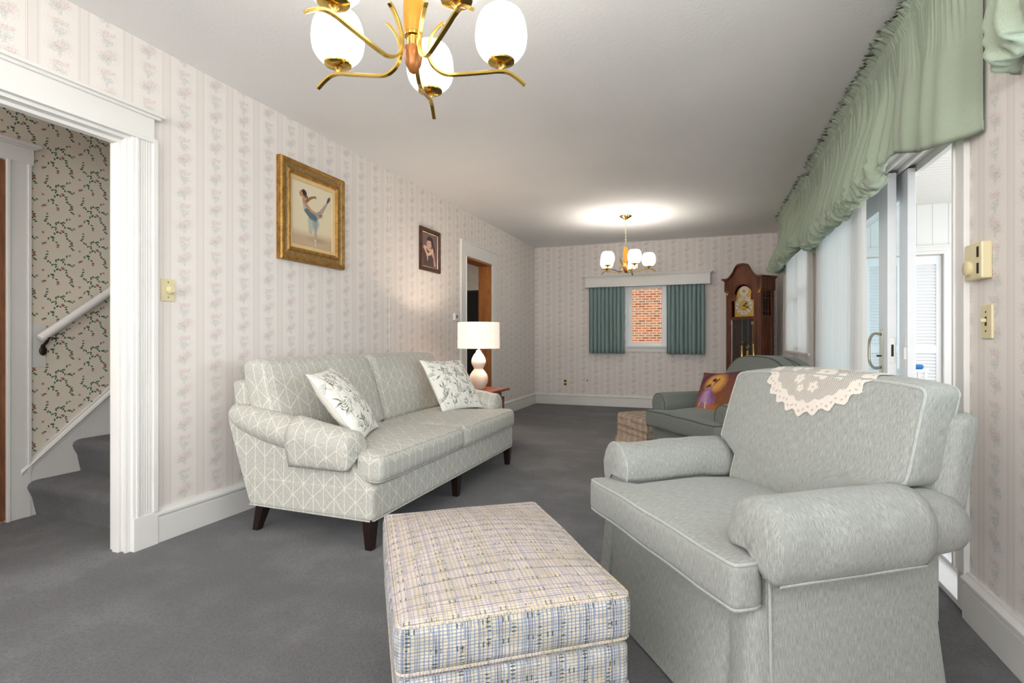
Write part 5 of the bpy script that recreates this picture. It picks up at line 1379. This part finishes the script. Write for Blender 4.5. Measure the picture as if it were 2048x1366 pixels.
sh = [('poly', (88, 70, 72), 0.01, 0.9, [q(0.03, 0.52), q(0.55, 0.50), q(0.72, 0.40), q(0.74, 0.03), q(0.12, 0.03)]),
      ('poly', (206, 156, 158), 0.008, 1, [q(0.62, 0.52), q(0.74, 0.50), q(0.80, 0.34), q(0.92, 0.06), q(0.78, 0.04), q(0.74, 0.28), q(0.60, 0.40)]),
      cap((222, 182, 158), [(0.66, 0.50, 0.075), (0.50, 0.40, 0.055), (0.34, 0.36, 0.045)]), cap((216, 176, 152), [(0.14, 0.56, 0.055), (0.28, 0.42, 0.05), (0.36, 0.26, 0.03), (0.34, 0.20, 0.02)]), cap((222, 182, 158), [(0.14, 0.57, 0.05), (0.30, 0.57, 0.04)]),
      ('ell', (74, 54, 46), 0.006, 1, (0.50 * cw, 0.79 * ch, 0.20 * cw, 0.14 * ch, 0)), ('ell', (218, 178, 154), 0.006, 1, (0.45 * cw, 0.69 * ch, 0.155 * cw, 0.125 * ch, 0)), ('ell', (74, 54, 46), 0.006, 1, (0.66 * cw, 0.75 * ch, 0.07 * cw, 0.14 * ch, 0.1)), ('poly', (80, 58, 50), 0.006, 1, [q(0.30, 0.78), q(0.60, 0.80), q(0.58, 0.86), q(0.34, 0.86)]),
      cap((70, 52, 50), [(0.76, 0.66, 0.03), (0.80, 0.54, 0.035), (0.78, 0.46, 0.02)]), ('ell', (58, 40, 34), 0.003, 0.9, (0.39 * cw, 0.71 * ch, 0.025 * cw, 0.014 * ch, 0)), ('ell', (58, 40, 34), 0.003, 0.9, (0.52 * cw, 0.71 * ch, 0.025 * cw, 0.014 * ch, 0)), ('ell', (186, 110, 100), 0.003, 0.8, (0.45 * cw, 0.62 * ch, 0.04 * cw, 0.012 * ch, 0)),
      cap((226, 206, 190), [(0.36, 0.54, 0.03), (0.46, 0.50, 0.035), (0.54, 0.54, 0.03)], 0.003, 0.8)]
img = paint(cw, ch, 420, bg2, sh)
picture_mesh('photograph', img, cw, ch, lambda u, v: (X0 + 0.0065, fy0 + 0.046 + u, fz0 + 0.046 + v), r)
part('backing', MB().box(LW + 0.001, LW + 0.006, fy0 + 0.008, fy1 - 0.008, fz0 + 0.008, fz1 - 0.008), 'picture_wood', r, smooth=False, world=True)

# ------------------------------------------------------------------ grandfather clock (local: faces -y)
def clock():
    r = thing('grandfather_clock', 'tall brown wooden grandfather clock with brass dial in the far corner', 'clock', (0.505, 7.42, 0), math.radians(-39))
    Wd = 'clock_wood'; hw = 0.245; hd = 0.145
    part('plinth', MB().box(-hw - 0.03, hw + 0.03, -hd - 0.03, hd, 0.0, 0.10).box(-hw - 0.015, hw + 0.015, -hd - 0.015, hd, 0.10, 0.40).box(-hw - 0.03, hw + 0.03, -hd - 0.03, hd, 0.40, 0.425), Wd, r, smooth=False, bevel=0.006)
    # case: back, sides; front left open for the door
    mb = MB(); mb.box(-hw, hw, hd - 0.015, hd, 0.42, 1.74); mb.box(-hw, -hw + 0.018, -hd + 0.02, hd, 0.42, 1.74)
    mb.box(hw - 0.018, hw, -hd + 0.02, -hd + 0.07, 0.42, 1.74).box(hw - 0.018, hw, hd - 0.05, hd, 0.42, 1.74).box(hw - 0.018, hw, -hd + 0.07, hd - 0.05, 0.42, 0.52).box(hw - 0.018, hw, -hd + 0.07, hd - 0.05, 1.22, 1.30).box(hw - 0.018, hw, -hd + 0.07, hd - 0.05, 1.60, 1.74).box(-hw + 0.018, hw - 0.018, -hd + 0.02, hd, 1.71, 1.735)
    mb.box(hw - 0.014, hw - 0.008, -hd + 0.07, hd - 0.05, 0.52, 1.22)
    part('case', mb, Wd, r, smooth=False, bevel=0.003)
    # side fretwork with small arches
    mb = MB()
    for k in range(4):
        y = -hd + 0.07 + (k) * 0.0567; mb.box(hw - 0.012, hw - 0.006, y - 0.004, y + 0.004, 1.30, 1.60)
    for z in (1.36, 1.52): mb.box(hw - 0.012, hw - 0.006, -hd + 0.07, hd - 0.05, z - 0.004, z + 0.004)
    for k in range(3):
        y = -hd + 0.098 + k * 0.0567; mb.tube([(hw - 0.009, y + 0.026 * math.cos(PI * q_ / 10), 1.545 + 0.035 * math.sin(PI * q_ / 10)) for q_ in range(11)], 0.004, 6)
    part('side_fretwork', mb, Wd, r, smooth=False, weld=False)
    part('grille_cloth', MB().box(hw - 0.020, hw - 0.0175, -hd + 0.07, hd - 0.05, 1.30, 1.60), 'dark_slot', r, smooth=False)
    # hood front with arched opening, arch radius 0.125 centred at z 1.60
    yf = -hd + 0.02
    def arc(R_, cz, n=20, a0=0, a1=PI): return [(R_ * math.cos(a0 + (a1 - a0) * k / n), cz + R_ * math.sin(a0 + (a1 - a0) * k / n)) for k in range(n + 1)]
    # pediment: bell shaped top board
    def bell(off=0.0, n=44):
        pts = []
        for k in range(n + 1):
            x = -hw - 0.02 - off + (2 * (hw + 0.02 + off)) * k / n; t = abs(x) / (hw + 0.02 + off)
            z = 1.765 + 0.175 * (1 - sm(0.22, 0.86, t)) + (0.0 if t < 0.9 else 0) - 0.035 * (t / 0.45) ** 2 * (1 if t < 0.45 else 0) - (0.035 if t >= 0.45 else 0) * (1 - sm(0.45, 0.86, t)) + off
            pts.append((x, z))
        return pts
    # board built as strips between the bell top and the arch
    mb = MB(); top = bell(); rowa = []; rowb = []
    Ra = 0.146; cz = 1.575
    for (x, z) in top:
        zb = cz + math.sqrt(max(0, Ra * Ra - x * x)) if abs(x) < Ra else 1.30
        rowa.append((x, z)); rowb.append((x, zb))
    def board(y0, y1, cut):
        m_ = MB(); n = len(top)
        for i in range(n - 1):
            (xa, za), (xb, zb) = top[i], top[i + 1]
            def low(x): return (cz + math.sqrt(max(0, Ra * Ra - x * x))) if abs(x) < Ra else cz - 0.0
            la, lb = low(xa), low(xb)
            if abs(xa) > hw or abs(xb) > hw: la = lb = 1.70
            m_.loft([[(xa, y0, la), (xa, y0, za), (xa, y1, za), (xa, y1, la)], [(xb, y0, lb), (xb, y0, zb), (xb, y1, zb), (xb, y1, lb)]], i == 0, i == n - 2)
        return m_
    part('pediment', board(yf - 0.018, yf + 0.0, 0), Wd, r, smooth=False, weld=False)
    # moulding over the pediment edge
    mb = MB(); tp = bell(0.0); 
    for (d1, h1, h2) in ((0.028, 0.012, 0.030), (0.018, 0.0, 0.012)):
        rows = [[(x, yf - 0.018 - d1, z + h1), (x, yf - 0.018 - d1, z + h2), (x, yf + 0.0, z + h2), (x, yf + 0.0, z + h1)] for x, z in bell(0.0)]
        mb.loft(rows)
    for s in (-1, 1):
        x0, x1 = (hw, hw + 0.048) if s > 0 else (-hw - 0.048, -hw)
        mb.box(x0, x1, yf - 0.046, hd, 1.777, 1.795).box(x0 if s > 0 else x0 + 0.018, x1 - 0.018 if s > 0 else x1, yf - 0.036, hd, 1.762, 1.777)
        mb.box(min(s * (hw - 0.03), s * (hw + 0.02)), max(s * (hw - 0.03), s * (hw + 0.02)), yf - 0.018, hd, 1.62, 1.765)
    part('cornice_moulding', mb, Wd, r, smooth=False, weld=False, bevel=0.002)
    part('hood_top', MB().box(-hw, hw, yf, hd, 1.74, 1.765), Wd, r, smooth=False)
    # corner columns with brass capitals
    for s in (-1, 1):
        x = s * (hw - 0.018); col_ = MB()
        n = 40; rows = []
        for z in (0.47, 1.575):
            rows.append([(x + (0.0165 + 0.0018 * math.cos(14 * 2 * PI * k / n)) * math.cos(2 * PI * k / n), yf - 0.006 + (0.0165 + 0.0018 * math.cos(14 * 2 * PI * k / n)) * math.sin(2 * PI * k / n), z) for k in range(n)])
        cc = part('column', col_.loft(rows), Wd, r, auto=30)
        part('capital', MB().lathe([(0.018, 1.575), (0.020, 1.582), (0.017, 1.588), (0.018, 1.60), (0.026, 1.618), (0.027, 1.624)], (x, yf - 0.006, 0), 16, True, True), 'brass', cc)
        part('stile', MB().box(min(s * (hw - 0.035), s * hw), max(s * (hw - 0.035), s * hw), yf, yf + 0.03, 0.42, 1.62), Wd, r, smooth=False)
    # door: frame with arched head, glass, rail beneath the dial
    d = MB(); a, b = -hw + 0.038, hw - 0.038; y0, y1 = yf - 0.012, yf + 0.006
    d.box(a, a + 0.042, y0, y1, 0.44, 1.60).box(b - 0.042, b, y0, y1, 0.44, 1.60).box(a + 0.042, b - 0.042, y0, y1, 0.44, 0.50).box(a + 0.042, b - 0.042, y0, y1, 1.255, 1.29)
    Ro, Ri = 0.155, 0.126; n = 20
    for k in range(n):
        t0, t1 = PI * k / n, PI * (k + 1) / n; cz2 = 1.575
        d.loft([[(Ri * math.cos(t), y0, cz2 + Ri * math.sin(t)), (Ro * math.cos(t), y0 - 0.004, cz2 + Ro * math.sin(t)), (Ro * math.cos(t), y1, cz2 + Ro * math.sin(t)), (Ri * math.cos(t), y1, cz2 + Ri * math.sin(t))] for t in (t0, t1)], False, False)
    for s in (-1, 1): d.box(min(s * 0.118, s * 0.17), max(s * 0.118, s * 0.17), y0, y1, 1.50, 1.585)
    dr = part('door', d, Wd, r, smooth=False, weld=False)
    part('door_glass', MB().box(a + 0.042, b - 0.042, y0 + 0.006, y0 + 0.009, 0.50, 1.255), 'clock_glass', dr, smooth=False)
    part('gilt_edge', MB().box(a + 0.042, a + 0.046, y0 - 0.001, y1, 0.50, 1.255), 'silver', dr, smooth=False)
    part('knob', MB().soft((a + 0.02, y0 - 0.008, 0.98), (0.012, 0.016, 0.012), 0.005, n=2), 'bronze', dr)
    # dial plate
    yd = yf + 0.020; cz3 = 1.434
    mb = MB(); mb.box(-0.136, 0.136, yd, yd + 0.004, 1.294, 1.578)
    mb.prism([(p, q_) for p, q_ in arc(0.106, 1.574)], 'y', yd, yd + 0.004)
    dp_ = part('dial_plate', mb, 'dial_brass', r, smooth=False, weld=False)
    def disc(Ra_, Rb, cz_, y, mat, nm, parent, n=48):
        m_ = MB(); rows = [[(R_ * math.cos(2 * PI * k / n), y, cz_ + R_ * math.sin(2 * PI * k / n)) for k in range(n)] for R_ in (Ra_, Rb)]
        rows2 = rows + [[(p[0], y + 0.003, p[2]) for p in rows[1]]]
        m_.grid(rows2, True)
        return part(nm, m_, mat, parent, smooth=False, weld=False)
    cr_ = disc(0.072, 0.120, cz3, yd - 0.004, 'dial_silver', 'chapter_ring', dp_)
    disc(0.022, 0.064, 1.618, yd - 0.0035, 'dial_silver', 'moon_dial_ring', dp_)
    # numerals
    mb = MB(); dgr = bpy.context.evaluated_depsgraph_get()
    for k in range(1, 13):
        cu = bpy.data.curves.new('numeral', 'FONT'); cu.body = str(k); cu.size = 0.040; cu.align_x = 'CENTER'; cu.align_y = 'CENTER'; cu.resolution_u = 2
        ob = bpy.data.objects.new('numeral', cu); me = ob.to_mesh(); a_ = PI / 2 - k * PI / 6; cx, cz_ = 0.096 * math.cos(a_), cz3 + 0.096 * math.sin(a_); base = len(mb.v)
        rot = a_ - PI / 2
        for v in me.vertices:
            x, y = v.co.x, v.co.y; mb.v.append(Vector((cx + x * math.cos(rot) - y * math.sin(rot), yd - 0.0048, cz_ + x * math.sin(rot) + y * math.cos(rot))))
        for p in me.polygons: mb.face([base + i for i in p.vertices])
        ob.to_mesh_clear(); bpy.data.objects.remove(ob); bpy.data.curves.remove(cu)
    for k in range(60):
        a_ = k * PI / 30; mb.tube([(0.1155 * math.cos(a_), yd - 0.0045, cz3 + 0.1155 * math.sin(a_)), (0.1190 * math.cos(a_), yd - 0.0045, cz3 + 0.1190 * math.sin(a_))], 0.0006, 3)
    part('numerals', mb, 'dark_slot', cr_, smooth=False, weld=False)
    def hand(L, w_, ang, nm, y):
        m_ = MB(); ca, sa = math.sin(ang), math.cos(ang)
        prof = [(-0.012, 0.004), (0.0, 0.006), (L * 0.35, 0.003), (L * 0.5, w_), (L * 0.62, 0.003), (L, 0.0008)]
        rows = []
        for t, q_ in prof: rows.append([(t * ca + q_ * sa, y, cz3 + t * sa - q_ * ca), (t * ca + q_ * sa, y - 0.002, cz3 + t * sa - q_ * ca), (t * ca - q_ * sa, y - 0.002, cz3 + t * sa + q_ * ca), (t * ca - q_ * sa, y, cz3 + t * sa + q_ * ca)])
        m_.loft(rows); part(nm, m_, 'dark_slot', dp_, smooth=False)
    hand(0.072, 0.012, math.radians(50), 'hour_hand', yd - 0.006)
    hand(0.112, 0.007, math.radians(117), 'minute_hand', yd - 0.009)
    mb = MB()
    for (x, z) in ((-0.072, 1.415), (0.0, 1.385), (0.072, 1.415)): mb.prism([(x + 0.006 * math.cos(k * PI / 4), z + 0.006 * math.sin(k * PI / 4)) for k in range(8)], 'y', yd - 0.0075, yd - 0.004)
    part('winding_hole', mb, 'dark_slot', dp_, smooth=False, weld=False)
    part('dark_backing', MB().box(-hw + 0.02, hw - 0.02, hd - 0.03, hd - 0.018, 0.44, 1.30), 'dark_slot', r, smooth=False)
    # pendulum and weights behind the glass
    ym = 0.0
    pn = part('pendulum', MB().box(0.045, 0.053, ym, ym + 0.004, 0.78, 1.22).box(0.030, 0.068, ym - 0.002, ym + 0.006, 1.19, 1.235), 'brass', r, smooth=False)
    mb = MB().lathe([(0.060, 0), (0.060, 0.006), (0.03, 0.012)], (0, 0, 0), 32, True, True); mb.fn(lambda p: (0.049 + p.x, ym - p.z, 0.72 + p.y)); part('bob', mb, 'brass', pn)
    for k, (x, zt) in enumerate(((-0.085, 0.92), (0.0, 0.86), (0.085, 0.94))):
        wt = part('weight', MB().lathe([(0.022, zt - 0.24), (0.023, zt - 0.235), (0.023, zt - 0.005), (0.020, zt)], (x, ym - 0.03, 0), 24, True, True), 'brass', r)
        part('pulley', MB().tube([(x + 0.020 * math.cos(q_ / 16 * 2 * PI), ym - 0.03, zt + 0.045 + 0.020 * math.sin(q_ / 16 * 2 * PI)) for q_ in range(16)], 0.004, 6, closed=True), 'brass', wt)
        part('cable', MB().box(x - 0.001, x + 0.001, ym - 0.031, ym - 0.029, zt, 1.28), 'silver', wt, smooth=False)
clock()

# ------------------------------------------------------------------ balloon valances
def valance(name, label, y0, y1, ztop, zb0, tail, xr, seed, bulge=0.075, zt_end=None, far_open=True, step=0.0055, crump=1.0):
    N_ = int((y1 - y0) / step); cols = []
    # vertical stations
    vs = [0.0, 0.018, 0.035, 0.045, 0.058, 0.075, 0.090, 0.102, 0.115]
    nb = 26; nu = 12
    uvs_ = []
    for i in range(N_ + 1):
        y = y0 + (y1 - y0) * i / N_; t = y - y0; te = y1 - y
        tl = 1 - sm(tail * 0.75, tail * 1.1, t) if tail > 0 else 0.0     # 1 in the flat tail
        zb = zb0 + 0.020 * nz(y * 2.3, seed) + 0.012 * nz(y * 9, seed)
        if tail > 0: zt = (zt_end + (zb0 + 0.10 - zt_end) * sm(0, tail, t) ** 1.2); zb = zb * (1 - tl) + zt * tl
        # pull to the wall at the ends
        endw = math.exp(-((t / 0.07) ** 2)) + math.exp(-((te / 0.07) ** 2)); endw = min(1, endw)
        gw = 0.0052 * math.sin(2 * PI * y / 0.021 + 5 * nz(y * 8, seed)) + 0.0022 * math.sin(2 * PI * y / 0.0115 + 3 * nz(y * 14, seed + 3))
        wp = y + 0.05 * nz(y * 5, seed + 9)
        f1 = math.sin(2 * PI * wp / 0.062 + 2 * nz(y * 6, seed)); f2 = math.sin(2 * PI * wp / 0.155 + 2 * nz(y * 3, seed + 4))
        fold = 0.6 * math.copysign(abs(f1) ** 0.8, f1) + 0.55 * f2
        if tl > 0:
            fs_ = 0.7 * math.sin(2 * PI * y / 0.30 + 1.0) + 0.25 * math.sin(2 * PI * y / 0.11); fold = fold * (1 - tl) * 1.0 + fs_ * tl * 0.8
        xw = RW - 0.012; col_ = []; uvc = []
        L = 0
        for k, v in enumerate(vs):
            z = ztop - v; x = xr
            if v < 0.04: am = 5.5 * (1 - v / 0.045) + 1.8; x = xr - 0.020 * (1 - v / 0.045) + gw * am; z += 0.011 * math.sin(2 * PI * y / 0.034 + 4 * nz(y * 15, seed)) * (1 - v / 0.045)
            elif v < 0.10: x = xr - 0.013 * math.sin(PI * (v - 0.04) / 0.06) + gw * 1.9
            else: x = xr + gw * 2.2
            col_.append([x, y, z])
        z1 = ztop - 0.115
        for k in range(1, nb + 1):
            s = k / nb; z = z1 + (zb - z1) * s; am = 0.008 + 0.027 * sm(0, 0.6, s); bl_ = bulge * (sm(0.15, 1.0, s) ** 1.3) * (1 - tl * 0.75)
            cr_ = sm(0.72, 1.0, s) * (1 - tl) * crump
            x = xr - bl_ - fold * am * (1 - 0.4 * sm(0.8, 1, s)) + gw * 2.2 * (1 - sm(0, 0.45, s))
            c1 = abs(nz(y * 26, z * 22, seed)) * 0.065 - 0.014 + abs(nz(y * 55, z * 40, seed + 2)) * 0.030
            x -= c1 * cr_; zz = z + (0.030 * nz(y * 18, z * 14, seed + 5) + 0.010 * nz(y * 46, z * 30, seed + 8)) * cr_
            yy_ = y + (0.018 * nz(y * 12 + 7, z * 9, seed)) * cr_ + 0.018 * nz(y * 3, 5, seed) * s
            col_.append([x, yy_, zz])
        xe, ye, ze = col_[-1]
        for k in range(1, nu + 1):
            s = k / nu; a = PI * s; R_ = 0.030 * (1 - tl)
            x = xe + R_ * (1 - math.cos(a)) * 1.1 + 0.0035 * tl * 0 + 0.001 * k * (1 - tl); z = ze - R_ * 0.9 * math.sin(a) * 1.0 + (1 - tl) * 0.07 * max(0, s - 0.5) + tl * 0.0
            z += (1 - tl) * 0.016 * nz(y * 38, s * 3, seed + 11); x += (1 - tl) * 0.012 * nz(y * 30, s * 4, seed + 12)
            if tl > 0.5: z += 0.003 * k * tl; x += 0.0012 * tl
            col_.append([x, ye, z])
        for p in col_: p[0] = p[0] * (1 - endw) + min(xw, p[0] + 0.09) * endw; p[0] = min(p[0], xw)
        cols.append(col_)
    mb = MB(); mb.grid(cols, False, lambda i, j: ((y0 + i * step) * 1.5, j * 0.02))
    o = part(name, mb, 'valance_cloth', None, auto=180, weld=False)
    s_ = o.modifiers.new('solid', 'SOLIDIFY'); s_.thickness = 0.002
    tag(o, label, 'valance', 'green balloon valances on the right wall'); return o
valance('balloon_valance', 'long green balloon valance over the sliding door', 2.21, 5.03, 2.425, 1.765, 0.80, 0.805, 3.0, 0.075, 1.70)
valance('balloon_valance', 'green balloon valance over the far window beside the clock', 5.08, 7.02, 2.425, 1.82, 0.0, 0.805, 17.0, 0.11, None)
valance('balloon_valance', 'pale green balloon valance end cut off by the top right corner', 0.55, 1.99, 2.425, 1.82, 0.0, 0.805, 31.0, 0.05, None, step=0.008, crump=0.45)

# ------------------------------------------------------------------ sheers
def sheer(y0, y1, z0, z1, n, label, seed, x=0.846, amp=0.011):
    rows = []; K = n * 10; R_ = 14
    for i in range(R_ + 1):
        t = i / R_; z = z1 + (z0 - z1) * t; row = []
        for j in range(K + 1):
            s = j / K; y = y0 + (y1 - y0) * s; a = 2 * PI * (s * n + 0.4 * nz(s * n * 0.6, seed)); am = amp * (0.7 + 0.5 * nz(s * n * 0.35, seed + 2)) * (0.7 + 0.3 * t)
            row.append((x + am * math.sin(a) + 0.006 * nz(s * 6, t * 2, seed), y + 0.010 * t * (s - 0.5), z))
        rows.append(row)
    mb = MB(); mb.grid(rows); o = part('sheer_curtain', mb, 'sheer', None, auto=180, weld=False); tag(o, label, 'curtain', 'white sheer curtains on the right wall')
sheer(3.50, 4.98, 0.02, 2.33, 17, 'white sheer curtain drawn aside over the sliding door', 2)
sheer(5.12, 5.95, 0.10, 2.33, 10, 'white sheer curtain on the near side of the far window', 6)
sheer(6.25, 7.0, 0.10, 2.33, 9, 'white sheer curtain at the far window next to the clock', 9)
